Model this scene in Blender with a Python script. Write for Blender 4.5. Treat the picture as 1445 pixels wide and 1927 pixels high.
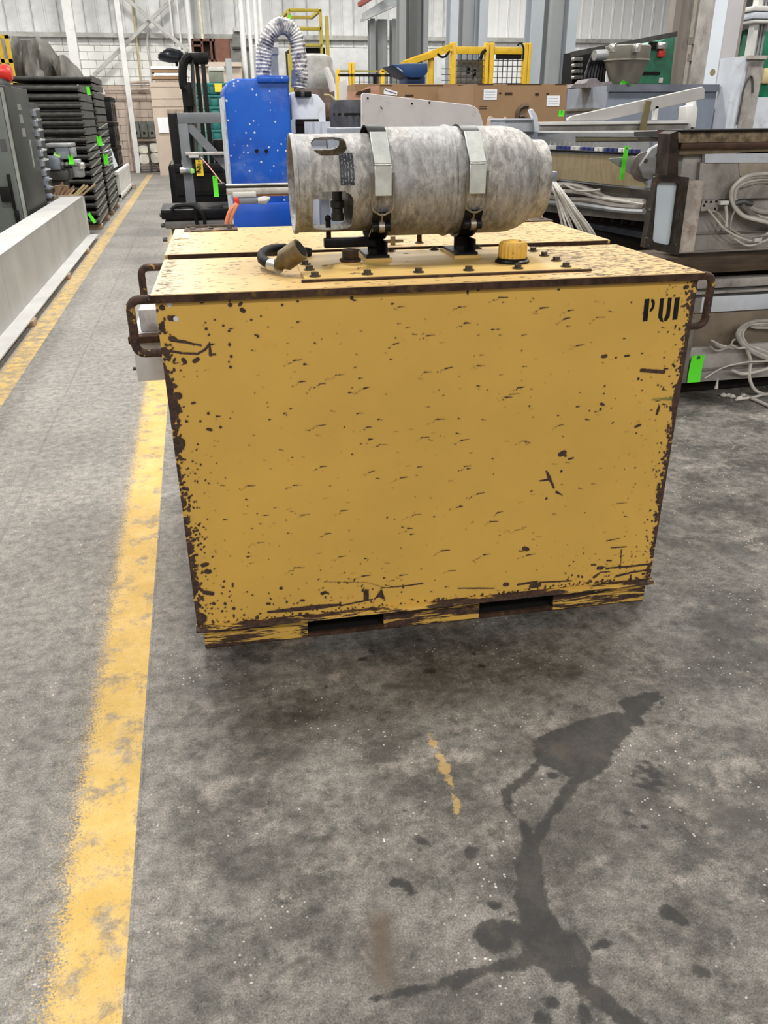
import bpy, bmesh, math, random
import numpy as np
from mathutils import Vector, Matrix

for o in list(bpy.data.objects): bpy.data.objects.remove(o)
S = bpy.context.scene
COL = S.collection
PI = math.pi
random.seed(7)

# ------------------------------------------------------------------ camera
F_PX, IMG_W, IMG_H = 1511.0, 1445.0, 1927.0
PITCH, YAW, ROLL, CAM_H = map(float, (math.radians(26.12), math.radians(12.15), math.radians(-0.42), 1.5))
_f0 = Vector((math.sin(YAW), math.cos(YAW), 0)); _r0 = Vector((math.cos(YAW), -math.sin(YAW), 0)); _z = Vector((0, 0, 1))
C_F = _f0 * math.cos(PITCH) - _z * math.sin(PITCH)
_u = _f0 * math.sin(PITCH) + _z * math.cos(PITCH)
C_R = _r0 * math.cos(ROLL) + _u * math.sin(ROLL)
C_U = -_r0 * math.sin(ROLL) + _u * math.cos(ROLL)
cam_d = bpy.data.cameras.new('camera'); cam = bpy.data.objects.new('camera', cam_d); COL.objects.link(cam)
cam.matrix_world = Matrix(((C_R.x, C_U.x, -C_F.x, 0), (C_R.y, C_U.y, -C_F.y, 0), (C_R.z, C_U.z, -C_F.z, CAM_H), (0, 0, 0, 1)))
cam_d.sensor_fit = 'VERTICAL'; cam_d.sensor_height = 36.0; cam_d.lens = 36.0 * F_PX / IMG_H
cam_d.clip_start = 0.05; cam_d.clip_end = 200
S.camera = cam

# ------------------------------------------------------------------ light
S.view_settings.view_transform = 'Standard'
try: S.view_settings.look = 'None'
except Exception: pass
S.view_settings.gamma = 1.0
S.view_settings.use_curve_mapping = False
S.view_settings.exposure = 0.0
wd = bpy.data.worlds.new('world'); S.world = wd; wd.use_nodes = True
wd.node_tree.nodes['Background'].inputs[0].default_value = (0.8, 0.9, 1.0, 1)
wd.node_tree.nodes['Background'].inputs[1].default_value = 0.3
def area(x, y, z, sx, sy, power, col=(1.0, 0.97, 0.92)):
    l = bpy.data.lights.new('high_bay_light', 'AREA'); l.shape = 'RECTANGLE'; l.size = sx; l.size_y = sy
    l.energy = power; l.color = col
    o = bpy.data.objects.new('high_bay_light', l); COL.objects.link(o); o.location = (x, y, z)
    return o
# rows of high bay lamps under the roof, all alike
for yy in (-12.4, -6.8, 4.6, 11.0, 17.4, 23.8):  # first row added to brighten the box front, last for the back wall
    for xx in (-6.5, -1.0, 4.5, 10.0):
        area(xx, yy, 7.6, 1.2, 1.2, 385)

# ------------------------------------------------------------------ helpers
def ray(px, py): return C_F + C_R * ((px - IMG_W / 2) / F_PX) - C_U * ((py - IMG_H / 2) / F_PX)
CAMP = Vector((0, 0, CAM_H))
def PY(px, py, Y): d = ray(px, py); return CAMP + d * (Y / d.y)
def PXX(px, py, X): d = ray(px, py); return CAMP + d * (X / d.x)
def PZ(px, py, Z=0.0): d = ray(px, py); return CAMP + d * ((Z - CAM_H) / d.z)

class MB:
    def __init__(s): s.v = []; s.f = []
    def add(s, vs, fs):
        b = len(s.v); s.v += [tuple(v) for v in vs]; s.f += [tuple(b + i for i in f) for f in fs]; return s
    def box(s, x0, x1, y0, y1, z0, z1):
        return s.add([(x0,y0,z0),(x1,y0,z0),(x1,y1,z0),(x0,y1,z0),(x0,y0,z1),(x1,y0,z1),(x1,y1,z1),(x0,y1,z1)],
                     [(0,3,2,1),(4,5,6,7),(0,1,5,4),(1,2,6,5),(2,3,7,6),(3,0,4,7)])
    def bar(s, p0, p1, a, b, up=(0,0,1)):
        """square bar from p0 to p1, a wide (sideways) and b high (along up)"""
        p0, p1 = Vector(p0), Vector(p1); d = (p1 - p0).normalized(); up = Vector(up)
        if abs(d.dot(up)) > .98: up = Vector((0, 1, 0))
        x = d.cross(up).normalized() * a / 2; y = x.cross(d).normalized() * b / 2
        vs = [p + q for p in (p0, p1) for q in (-x - y, x - y, x + y, -x + y)]
        return s.add(vs, [(0,3,2,1),(4,5,6,7),(0,1,5,4),(1,2,6,5),(2,3,7,6),(3,0,4,7)])
    def tube(s, pts, r, n=8, closed=False, caps=True):
        pts = [Vector(p) for p in pts]; m = len(pts); rs = r if isinstance(r, (list, tuple)) else [r] * m
        b = len(s.v); prev = None
        for i, p in enumerate(pts):
            t = (pts[(i + 1) % m] - pts[i - 1]) if closed else (pts[min(i + 1, m - 1)] - pts[max(i - 1, 0)])
            t = t.normalized() if t.length > 1e-9 else Vector((0, 0, 1))
            if prev is None:
                a = Vector((0, 0, 1)) if abs(t.z) < .9 else Vector((1, 0, 0)); x = t.cross(a).normalized()
            else: x = (prev - t * prev.dot(t)).normalized()
            prev = x; y = t.cross(x)
            for k in range(n):
                an = 2 * PI * k / n; s.v.append(tuple(p + (x * math.cos(an) + y * math.sin(an)) * rs[i]))
        for i in range(m if closed else m - 1):
            j = (i + 1) % m
            for k in range(n):
                l = (k + 1) % n; s.f.append((b + i*n + k, b + i*n + l, b + j*n + l, b + j*n + k))
        if caps and not closed:
            s.f.append(tuple(b + k for k in reversed(range(n)))); s.f.append(tuple(b + (m-1)*n + k for k in range(n)))
        return s
    def cyl(s, p0, p1, r, n=16, r1=None): return s.tube([p0, p1], [r, r if r1 is None else r1], n)
    def lathe(s, prof, o=(0,0,0), axis='z', n=32, closed_prof=False):
        """prof: (radius, along)"""
        b = len(s.v); m = len(prof); o = Vector(o)
        for (r, t) in prof:
            for k in range(n):
                an = 2 * PI * k / n; c, d = r * math.cos(an), r * math.sin(an)
                v = {'z': (c, d, t), 'x': (t, c, d), 'y': (d, t, c)}[axis]; s.v.append(tuple(o + Vector(v)))
        for i in range(m if closed_prof else m - 1):
            j = (i + 1) % m
            for k in range(n):
                l = (k + 1) % n; s.f.append((b + i*n + k, b + i*n + l, b + j*n + l, b + j*n + k))
        if not closed_prof:
            if prof[0][0] > 1e-6: s.f.append(tuple(b + k for k in reversed(range(n))))
            if prof[-1][0] > 1e-6: s.f.append(tuple(b + (m-1)*n + k for k in range(n)))
        return s
    def prism(s, poly, ext):
        """poly: list of 3d points (one flat outline), ext: extrusion vector"""
        n = len(poly); ext = Vector(ext); a = [Vector(p) for p in poly]
        return s.add(a + [p + ext for p in a], [tuple(reversed(range(n))), tuple(range(n, 2*n))] + [(i, (i+1) % n, n + (i+1) % n, n + i) for i in range(n)])
    def mesh(s, name, mat, bevel=0.0, smooth=True, seg=2):
        bm = bmesh.new(); vs = [bm.verts.new(v) for v in s.v]
        for f in s.f:
            try: bm.faces.new([vs[i] for i in f])
            except ValueError: pass
        bmesh.ops.recalc_face_normals(bm, faces=bm.faces)
        if bevel > 0:
            ed = [e for e in bm.edges if len(e.link_faces) == 2 and e.calc_face_angle(0) > .6]
            bmesh.ops.bevel(bm, geom=ed, offset=bevel, segments=seg, affect='EDGES', profile=.5, clamp_overlap=True)
        me = bpy.data.meshes.new(name); bm.to_mesh(me); bm.free()
        if mat is not None: me.materials.append(mat)
        if smooth:
            me.polygons.foreach_set('use_smooth', [True] * len(me.polygons))
            me.set_sharp_from_angle(angle=math.radians(38))
        return me
    def build(s, name, mat, parent=None, bevel=0.0, smooth=True, seg=2):
        o = bpy.data.objects.new(name, s.mesh(name, mat, bevel, smooth, seg)); COL.objects.link(o)
        if parent is not None: o.parent = parent
        return o

def tag(o, label, cat, group=None, kind=None):
    o['label'] = label; o['category'] = cat
    if group: o['group'] = group
    if kind: o['kind'] = kind
    return o
def thing(name, label, cat, loc=(0,0,0), rz=0.0, group=None):
    o = bpy.data.objects.new(name, None); COL.objects.link(o); o.location = loc; o.rotation_euler = (0, 0, rz)
    o.empty_display_size = .1
    return tag(o, label, cat, group)
def struct(o): o['kind'] = 'structure'; return o
def copy_tree(o, parent=None):
    c = o.copy(); COL.objects.link(c); c.parent = parent
    for ch in list(o.children): copy_tree(ch, c)
    return c
def inst(name, me, parent, loc=(0,0,0), rot=(0,0,0), scale=(1,1,1)):
    o = bpy.data.objects.new(name, me); COL.objects.link(o); o.parent = parent
    o.location = loc; o.rotation_euler = rot; o.scale = scale; return o
def arc(c, r, a0, a1, n, plane='xz'):
    out = []
    for i in range(n + 1):
        a = a0 + (a1 - a0) * i / n; x, y = r * math.cos(a), r * math.sin(a)
        out.append({'xz': (c[0]+x, c[1], c[2]+y), 'xy': (c[0]+x, c[1]+y, c[2]), 'yz': (c[0], c[1]+x, c[2]+y)}[plane])
    return out
def smooth_path(pts, n=6):
    """Catmull-Rom through pts"""
    P = [Vector(p) for p in pts]; P = [P[0]*2 - P[1]] + P + [P[-1]*2 - P[-2]]; out = []
    for i in range(1, len(P) - 2):
        for k in range(n):
            t = k / n; a, b, c, d = P[i-1], P[i], P[i+1], P[i+2]
            out.append(.5*((2*b) + (c-a)*t + (2*a-5*b+4*c-d)*t*t + (3*b-a-3*c+d)*t**3))
    return out + [P[-2]]

# ------------------------------------------------------------------ materials
class NT:
    def __init__(s, name):
        s.m = bpy.data.materials.new(name); s.m.use_nodes = True; s.t = s.m.node_tree; s.n = s.t.nodes
        s.bsdf = s.n['Principled BSDF']
    def new(s, ty, **k):
        n = s.n.new(ty)
        for a, v in k.items(): setattr(n, a, v)
        return n
    def L(s, a, b): s.t.links.new(a, b)
    def val(s, sock, v):
        if isinstance(v, bpy.types.NodeSocket): s.L(v, sock)
        elif v is not None: sock.default_value = v
    def pos(s): return s.new('ShaderNodeNewGeometry').outputs['Position']
    def obj(s): return s.new('ShaderNodeTexCoord').outputs['Object']
    def mapping(s, vec, scale=(1,1,1), loc=(0,0,0)):
        m = s.new('ShaderNodeMapping'); s.L(vec, m.inputs[0]); m.inputs['Scale'].default_value = scale; m.inputs['Location'].default_value = loc
        return m.outputs[0]
    def noise(s, vec, scale, detail=4, rough=.55, dist=0.0, out='Fac'):
        n = s.new('ShaderNodeTexNoise'); s.L(vec, n.inputs['Vector']); n.inputs['Scale'].default_value = scale
        n.inputs['Detail'].default_value = detail; n.inputs['Roughness'].default_value = rough; n.inputs['Distortion'].default_value = dist
        return n.outputs[out]
    def voro(s, vec, scale, feature='F1', out='Distance', rnd=1.0):
        n = s.new('ShaderNodeTexVoronoi', feature=feature); s.L(vec, n.inputs['Vector']); n.inputs['Scale'].default_value = scale
        n.inputs['Randomness'].default_value = rnd
        return n.outputs[out]
    def math(s, op, a, b=None, c=None, clamp=False):
        n = s.new('ShaderNodeMath', operation=op, use_clamp=clamp); s.val(n.inputs[0], a)
        if b is not None: s.val(n.inputs[1], b)
        if c is not None: s.val(n.inputs[2], c)
        return n.outputs[0]
    def ss(s, v, lo, hi, to0=0.0, to1=1.0):
        n = s.new('ShaderNodeMapRange', interpolation_type='SMOOTHSTEP'); s.val(n.inputs[0], v)
        n.inputs[1].default_value = lo; n.inputs[2].default_value = hi; n.inputs[3].default_value = to0; n.inputs[4].default_value = to1
        return n.outputs[0]
    def mix(s, fac, a, b, blend='MIX'):
        n = s.new('ShaderNodeMix', data_type='RGBA', blend_type=blend, clamp_result=False); s.val(n.inputs[0], fac)
        for k, v in ((6, a), (7, b)):
            if isinstance(v, tuple): v = v + (1,) if len(v) == 3 else v
            s.val(n.inputs[k], v)
        return n.outputs[2]
    def fmix(s, f, a, b): return s.math('ADD', s.math('MULTIPLY', s.math('SUBTRACT', 1.0, f), a), s.math('MULTIPLY', f, b))
    def attr(s, name): return s.new('ShaderNodeAttribute', attribute_name=name).outputs['Fac']
    def sep(s, vec): n = s.new('ShaderNodeSeparateXYZ'); s.L(vec, n.inputs[0]); return n.outputs
    def bump(s, h, dist=.002, strength=.6):
        b = s.new('ShaderNodeBump'); b.inputs['Strength'].default_value = strength; b.inputs['Distance'].default_value = dist
        s.L(h, b.inputs['Height']); s.L(b.outputs[0], s.bsdf.inputs['Normal']); return b
    def out(s, col=None, rough=None, metal=None, spec=None):
        I = s.bsdf.inputs
        if col is not None: s.val(I['Base Color'], col + (1,) if isinstance(col, tuple) and len(col) == 3 else col)
        if rough is not None: s.val(I['Roughness'], rough)
        if metal is not None: s.val(I['Metallic'], metal)
        if spec is not None: s.val(I['Specular IOR Level'], spec)
        return s.m
def srgb(r, g, b):
    f = lambda c: (c/255/12.92) if c/255 <= .04045 else ((c/255+.055)/1.055)**2.4
    return (f(r), f(g), f(b))
def pm(name, col, rough=.55, metal=0.0, var=.22, scale=6.0, dirt=None, dirt_amt=.5, dirt_scale=3.0, bump=.0, stretch=(1,1,1), spec=None):
    """plain worn material: mottled base colour with patches of dirt"""
    t = NT(name); v = t.mapping(t.obj(), stretch)
    if spec is None and max(col) < .07: spec = .18
    n = t.noise(v, scale, 6, .62); f = t.ss(n, .3, .7)
    c = t.mix(f, tuple(x * (1 - var) for x in col), tuple(min(1, x * (1 + var * .8)) for x in col))
    r = rough
    if dirt:
        d = t.ss(t.noise(v, dirt_scale, 7, .68, .3), .62 - .25 * dirt_amt, .72)
        c = t.mix(t.math('MULTIPLY', d, min(1, .35 + dirt_amt * .6)), c, dirt)
        r = t.math('ADD', rough, t.math('MULTIPLY', d, .2), clamp=True)
    if bump: t.bump(t.noise(v, scale * 4, 4), .003, bump)
    return t.out(c, r, metal, spec)
# ------------------------------------------------------------------ distance fields for spills and chips
def seg_dist(X, Y, ax, ay, bx, by):
    dx, dy = bx - ax, by - ay; L = dx*dx + dy*dy + 1e-12
    t = np.clip(((X-ax)*dx + (Y-ay)*dy) / L, 0, 1)
    return np.hypot(X - ax - t*dx, Y - ay - t*dy), t
class Field:
    """signed distance to a set of marks, sampled on a tensor grid (metres)"""
    def __init__(s, xs, ys, far=.05):
        s.xs, s.ys = np.asarray(xs), np.asarray(ys); s.d = np.full((len(ys), len(xs)), far)
    def win(s, x0, x1, y0, y1):
        i0, i1 = np.searchsorted(s.xs, [x0, x1]); j0, j1 = np.searchsorted(s.ys, [y0, y1])
        return (slice(j0, j1), slice(i0, i1))
    def cap(s, ax, ay, bx, by, r0, r1=None):
        r1 = r0 if r1 is None else r1; m = max(r0, r1) + .03
        w = s.win(min(ax, bx)-m, max(ax, bx)+m, min(ay, by)-m, max(ay, by)+m)
        X, Y = np.meshgrid(s.xs[w[1]], s.ys[w[0]])
        if X.size:
            d, t = seg_dist(X, Y, ax, ay, bx, by); s.d[w] = np.minimum(s.d[w], d - (r0 + (r1 - r0)*t))
    def path(s, pts, rs):
        for i in range(len(pts) - 1): s.cap(*pts[i], *pts[i+1], rs[i], rs[i+1])
    def poly(s, pts):
        xs = [p[0] for p in pts]; ys = [p[1] for p in pts]; m = .04
        w = s.win(min(xs)-m, max(xs)+m, min(ys)-m, max(ys)+m); X, Y = np.meshgrid(s.xs[w[1]], s.ys[w[0]])
        if not X.size: return
        d = np.full(X.shape, 9.0); ins = np.zeros(X.shape, bool); n = len(pts)
        for i in range(n):
            (ax, ay), (bx, by) = pts[i], pts[(i+1) % n]
            d = np.minimum(d, seg_dist(X, Y, ax, ay, bx, by)[0])
            cr = ((ay > Y) != (by > Y)) & (X < (bx-ax)*(Y-ay)/(by-ay+1e-12) + ax); ins ^= cr
        s.d[w] = np.minimum(s.d[w], np.where(ins, -d, d))
def grid_mesh(name, xs, ys, fn, attrs, mat, extra=None):
    """one sheet over xs*ys placed by fn(X,Y)->(x,y,z), with float attributes; extra=MB adds plain faces"""
    X, Y = np.meshgrid(xs, ys); co = np.stack(fn(X, Y), -1).reshape(-1, 3); nx, ny = len(xs), len(ys)
    I = np.arange(nx*ny).reshape(ny, nx)
    q = np.stack([I[:-1,:-1], I[:-1,1:], I[1:,1:], I[1:,:-1]], -1).reshape(-1, 4)
    nv = len(co); vs = co; faces = q
    if extra is not None:
        ev = np.array(extra.v, float); ef = np.array([[i + nv for i in f] for f in extra.f]); vs = np.vstack([co, ev]); faces = np.vstack([q, ef])
    me = bpy.data.meshes.new(name); me.vertices.add(len(vs)); me.vertices.foreach_set('co', vs.astype(np.float32).ravel())
    me.loops.add(faces.size); me.loops.foreach_set('vertex_index', faces.astype(np.int32).ravel())
    me.polygons.add(len(faces)); me.polygons.foreach_set('loop_start', np.arange(0, faces.size, 4, dtype=np.int32))
    me.update(calc_edges=True); me.validate()
    for k, a in attrs.items():
        at = me.attributes.new(k, 'FLOAT', 'POINT'); full = np.full(len(vs), .05); full[:nv] = a.ravel(); at.data.foreach_set('value', full.astype(np.float32))
    me.materials.append(mat); return me

# ------------------------------------------------------------------ floor
def concrete(t, dirty=True):
    """colour, roughness and relief of the shop floor from world position"""
    p = t.pos(); x = t.sep(p)[0]; y = t.sep(p)[1]
    big = t.noise(p, 1.1, 6, .6); mid = t.noise(p, 6.5, 9, .72, .1); fine = t.noise(p, 55, 5, .7); pock = t.noise(p, 160, 3, .6)
    c = t.mix(t.ss(big, .36, .66), (.165, .156, .142), (.245, .232, .212))
    c = t.mix(t.math('MULTIPLY', t.ss(mid, .42, .68), .55), c, (.275, .247, .225))
    # the working side of the line is dirtier than the aisle: tracked-in grime in patches
    aisle = t.ss(x, -.28, -.36)
    c = t.mix(t.math('MULTIPLY', aisle, .10), c, (.33, .318, .295))
    side = t.ss(t.math('ADD', x, t.math('MULTIPLY', t.math('SUBTRACT', big, .5), .25)), -.30, -.12)
    gr = t.noise(t.mapping(p, (1, 1.35, 1), (3.1, 1.7, 0)), 3.1, 10, .74, .15)
    gr2 = t.noise(t.mapping(p, (1, 1, 1), (7.1, 4.7, 0)), 11, 9, .76, .2)
    g = t.math('MULTIPLY', t.ss(gr, .40, .62), side)
    c = t.mix(t.math('MULTIPLY', side, .30), c, (.115, .106, .095))
    c = t.mix(t.math('MULTIPLY', g, .80), c, (.046, .043, .037))
    c = t.mix(t.math('MULTIPLY', t.math('MULTIPLY', t.ss(gr2, .50, .66), side), .62), c, (.040, .043, .037))
    c = t.mix(t.math('MULTIPLY', t.math('MULTIPLY', t.ss(t.noise(t.mapping(p, (1,1,1), (1.3, 9.2, 0)), 5.0, 9, .72, .1), .53, .68), side), .62), c, (.32, .285, .252))
    # grit and pale flecks
    c = t.mix(t.math('MULTIPLY', t.ss(fine, .56, .72), .5), c, (.055, .053, .048))
    c = t.mix(t.math('MULTIPLY', t.ss(fine, .40, .28), .32), c, (.32, .305, .285))
    vc = t.voro(p, 105, 'F1', 'Color'); vd = t.voro(p, 105)
    rare = t.math('GREATER_THAN', t.sep(vc)[0], .915)
    fleck = t.math('MULTIPLY', t.math('MULTIPLY', t.ss(t.math('ADD', vd, t.math('MULTIPLY', pock, .35)), .55, .38), rare), t.ss(t.noise(p, 3.3, 4, .6), .46, .60))
    c = t.mix(t.math('MULTIPLY', fleck, .75), c, (.62, .60, .57))
    scr = t.noise(t.mapping(p, (30, 2.2, 1), (0, 0, 0)), 3.0, 5, .6, 2.5)
    c = t.mix(t.math('MULTIPLY', t.math('MULTIPLY', t.ss(scr, .66, .74), side), .35), c, (.36, .34, .31))
    g1 = t.noise(p, 24, 9, .80); g2 = t.noise(p, 230, 3, .7)
    mul = t.math('MULTIPLY', t.ss(g1, .28, .72, .44, 1.34), t.ss(g2, .25, .75, .58, 1.42))
    cmb = t.new('ShaderNodeCombineXYZ'); [t.L(mul, cmb.inputs[i]) for i in range(3)]
    c = t.mix(1.0, c, cmb.outputs[0], 'MULTIPLY')
    # sawn joint lines
    j1 = t.ss(t.math('ABSOLUTE', t.math('ADD', x, .90)), .012, .003)
    jy = t.math('ABSOLUTE', t.math('SUBTRACT', t.math('FRACT', t.math('DIVIDE', t.math('ADD', y, 1.7), 4.6)), .5))
    j2 = t.ss(jy, .0026, .0008)
    jj = t.math('MULTIPLY', t.math('MAXIMUM', j1, j2), t.ss(mid, .36, .55))
    c = t.mix(t.math('MULTIPLY', jj, .38), c, (.07, .068, .062))
    rough = t.math('ADD', .66, t.math('MULTIPLY', t.math('SUBTRACT', mid, .5), .5))
    rough = t.math('SUBTRACT', rough, t.math('MULTIPLY', g, .06))
    hgt = t.math('ADD', t.math('MULTIPLY', fine, .5), t.math('ADD', t.math('MULTIPLY', pock, .25), t.math('MULTIPLY', fleck, .8)))
    return c, rough, hgt, p, mid, fine
t = NT('concrete_floor')
c, rgh, hgt, p, mid, fine = concrete(t)
wob = t.math('ADD', t.math('MULTIPLY', t.math('SUBTRACT', t.noise(p, 45, 6, .75), .5), .034), t.math('MULTIPLY', t.math('SUBTRACT', t.noise(p, 13, 3, .6), .5), .040))
sd = t.math('ADD', t.attr('spill'), wob); st = t.ss(sd, .004, -.004)
edge = t.math('MULTIPLY', t.ss(t.math('ABSOLUTE', sd), .006, .0), .5)
c = t.mix(t.math('MULTIPLY', t.ss(t.attr('tracks'), .25, 1.0), t.ss(mid, .3, .6)), c, (.055, .052, .046))
c = t.mix(t.math('MULTIPLY', t.attr('brown'), .8), c, (.085, .062, .042))
c = t.mix(t.math('MULTIPLY', st, .90), c, t.mix(t.ss(mid, .45, .62), (.015, .015, .016), (.038, .034, .029)))
c = t.mix(edge, c, (.03, .028, .025))
yp = t.math('MULTIPLY', t.ss(t.math('ADD', t.attr('yspeck'), t.math('MULTIPLY', wob, 1.8)), .004, -.004), .45)
c = t.mix(yp, c, (.58, .38, .11))
rgh = t.fmix(t.math('MULTIPLY', st, .8), rgh, .60)
b = t.bump(hgt, .0022, .55)
M_FLOOR = t.out(c, rgh, 0.0, .32)

def R7(x, y): v = PZ(480 + x*.3774, 1200 + y*.3774); return (v.x, v.y)
def R8(x, y): v = PZ(925 + x*.3774, 1200 + y*.3774); return (v.x, v.y)
# nonuniform grid: 6 mm where the spills are, coarse elsewhere
def axis_pts(lo, f0, f1, hi, step, coarse):
    return np.concatenate([np.linspace(lo, f0, coarse)[:-1], np.arange(f0, f1, step), np.linspace(f1, hi, coarse)])
fx = axis_pts(-9.0, -.25, 2.05, 17.0, .006, 14); fy = axis_pts(-18.0, .72, 2.25, 29.6, .006, 14)
sp = Field(fx, fy); ysp = Field(fx, fy)
sp.poly([R8(*q) for q in [(200,510),(330,465),(450,415),(560,385),(640,370),(690,400),(700,470),(600,570),(590,630),(520,690),(430,735),(385,690),(330,655),(230,620),(225,585),(212,560)]])
sp.poly([R8(*q) for q in [(630,320),(730,285),(830,275),(835,300),(790,350),(740,395),(750,440),(690,445),(650,420),(660,370)]])
RR = .38 / F_PX * 1.95   # metres per zoomed pixel out there, roughly
def rr(v): return v * .3774 * 1.9 / F_PX
sp.path([R8(*q) for q in [(425,705),(350,800),(290,900),(235,985),(195,1050)]], [rr(v) for v in (30,26,18,24,40)])
sp.path([R8(*q) for q in [(215,645),(160,710),(70,770),(75,835),(110,890)]], [rr(v) for v in (18,24,26,24,12)])
sp.path([R8(*q) for q in [(150,915),(180,985),(195,1060)]], [rr(v) for v in (13,28,46)])
sp.path([R8(*q) for q in [(195,1050),(185,1130),(185,1200),(200,1300),(225,1400),(260,1500)]], [rr(v) for v in (44,58,56,70,78,90)])
sp.poly([R8(*q) for q in [(150,1440),(280,1465),(420,1470),(470,1520),(495,1600),(480,1670),(440,1705),(320,1712),(250,1660),(150,1640),(0,1685),(-40,1690),(-30,1650),(60,1615),(140,1590)]])
sp.poly([R7(*q) for q in [(1378,1560),(1200,1620),(1080,1640),(960,1680),(870,1730),(700,1745),(570,1800),(610,1815),(760,1780),(900,1748),(1020,1752),(1070,1705),(1200,1670),(1378,1650)]])
sp.path([R7(1185,1470), R7(1200,1490)], [rr(72), rr(72)]); sp.path([R7(1240,1450), R7(1330,1470)], [rr(38), rr(44)])
sp.path([R8(*q) for q in [(430,1700),(490,1770),(600,1840),(720,1960)]], [rr(v) for v in (26,40,34,44)])
sp.path([R8(*q) for q in [(445,1700),(450,1800),(475,1940)]], [rr(v) for v in (26,16,12)])
for (x, y, r) in [(530,105,24),(578,65,10),(868,163,22),(812,10,15),(1090,80,14),(1130,143,12),(355,242,6),(825,1005,22),(750,862,10),(1075,1085,24),(1075,1065,20),(1195,1335,16),(1280,1370,10),(1175,40,6)]:
    sp.cap(*R7(x, y), *R7(x + r*.5, y + 2), rr(r))
sp.path([R7(835,1010), R7(870,1028)], [rr(12), rr(5)]); sp.path([R7(690,1215), R7(745,1228), R7(780,1270)], [rr(14), rr(16), rr(18)])
for (x, y, r, ex, ey) in [(880,1370,32,70,40),(1045,1665,26,20,10),(305,1812,24,6,4),(245,1905,32,20,5),(520,1535,20,50,-15),(845,300,11,8,2),(850,330,10,4,8),(828,352,12,10,4),(790,360,12,6,2),(300,690,14,10,0),(1385,1180,18,10,4)]:
    sp.cap(*R8(x, y), *R8(x + ex, y + ey), rr(r), rr(r*.6))
for (x, y) in [(765,618),(720,642),(795,645),(835,638),(710,665),(762,662),(800,686),(835,680),(700,685),(745,705),(790,725),(720,730),(770,748),(830,722),(810,765),(690,880),(660,875),(700,935),(750,940)]:
    sp.cap(*R8(x, y), *R8(x + 26, y + 8), rr(9), rr(6))
ysp.path([R7(*q) for q in [(870,485),(900,560),(950,660),(975,720),(1000,820),(1015,880)]], [rr(v) for v in (14,6,10,18,16,10)])
XX, YY = np.meshgrid(fx, fy)
br = np.zeros_like(XX)
for (a, b_, w) in [((620,1410),(640,1690),60)]:
    pa, pb = R7(*a), R7(*b_); d, _ = seg_dist(XX, YY, *pa, *pb); br = np.maximum(br, np.exp(-(d/rr(w))**2))
pa, pb = R8(400,560), R8(480,640); d, _ = seg_dist(XX, YY, *pa, *pb); br = np.maximum(br, .5*np.exp(-(d/rr(70))**2))
tr = np.zeros_like(XX)
for (a, b_, w, s_) in [(R8(900,700),R8(1200,950),90,.75),(R8(1150,850),R8(1330,930),80,.8),(R7(250,1600),R7(80,1690),25,.8),(R7(650,240),R7(1150,270),40,.85),(R7(1000,230),R7(1378,140),34,.8),(R7(0,200),R7(500,150),60,.7),(R8(600,1080),R8(820,960),45,.7),(R7(620,1280),R7(820,1260),70,.7),(R7(150,1000),R7(420,1080),90,.55)]:
    d, _ = seg_dist(XX, YY, *a, *b_); tr = np.maximum(tr, s_*np.exp(-(d/rr(w))**2))
me = grid_mesh('floor', fx, fy, lambda X, Y: (X, Y, X*0), {'spill': sp.d, 'yspeck': ysp.d, 'brown': br, 'tracks': tr}, M_FLOOR)
floor = bpy.data.objects.new('floor', me); COL.objects.link(floor); struct(floor)
floor['label'] = 'stained grey concrete shop floor with dark oil spill'

# painted lines: thin worn coats on the same concrete
def line_mat(name, x_soft, x_solid, x_r, wear):
    t = NT(name); c, rgh, hgt, p, mid, fine = concrete(t); x = t.sep(p)[0]
    n1 = t.noise(p, 190, 5, .72); n2 = t.noise(p, 11, 9, .75, .1)
    body = t.ss(t.math('ADD', x, t.math('MULTIPLY', t.math('SUBTRACT', n2, .5), .10)), x_soft, x_solid + .03)                   # thin overspray on the aisle side
    e = t.ss(t.math('ADD', x, t.math('MULTIPLY', n1, .006)), x_r + .004, x_r - .004)
    cover = t.math('MULTIPLY', t.math('ADD', t.math('MULTIPLY', body, .80), t.math('MULTIPLY', t.math('SUBTRACT', n1, .5), 2.0)), e)
    cover = t.ss(cover, .12, .42)
    worn = t.math('MULTIPLY', t.ss(n2, wear + .14, wear), t.ss(n1, .30, .46))
    k = t.math('MULTIPLY', cover, t.math('ADD', .25, t.math('MULTIPLY', worn, .68)))
    c = t.mix(k, c, t.mix(t.ss(mid, .35, .7), (.54, .345, .072), (.66, .46, .17)))
    t.bump(hgt, .0022, .5); return t.out(c, rgh, 0.0, .32)
M_LINE_R = line_mat('worn_line_paint_near', -.47, -.39, -.285, .49)
M_LINE_L = line_mat('worn_line_paint_far', -1.42, -1.37, -1.235, .42)
for (nm, m, x0, x1, y0, y1) in (('painted_line', M_LINE_R, -.50, -.28, .3, 27.5), ('painted_line', M_LINE_L, -1.43, -1.23, .3, 27.5)):
    mb = MB(); mb.box(x0, x1, y0, y1, .0002, .0010); o = mb.build(nm, m, floor)
    o['label'] = 'worn yellow painted aisle line'

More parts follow.
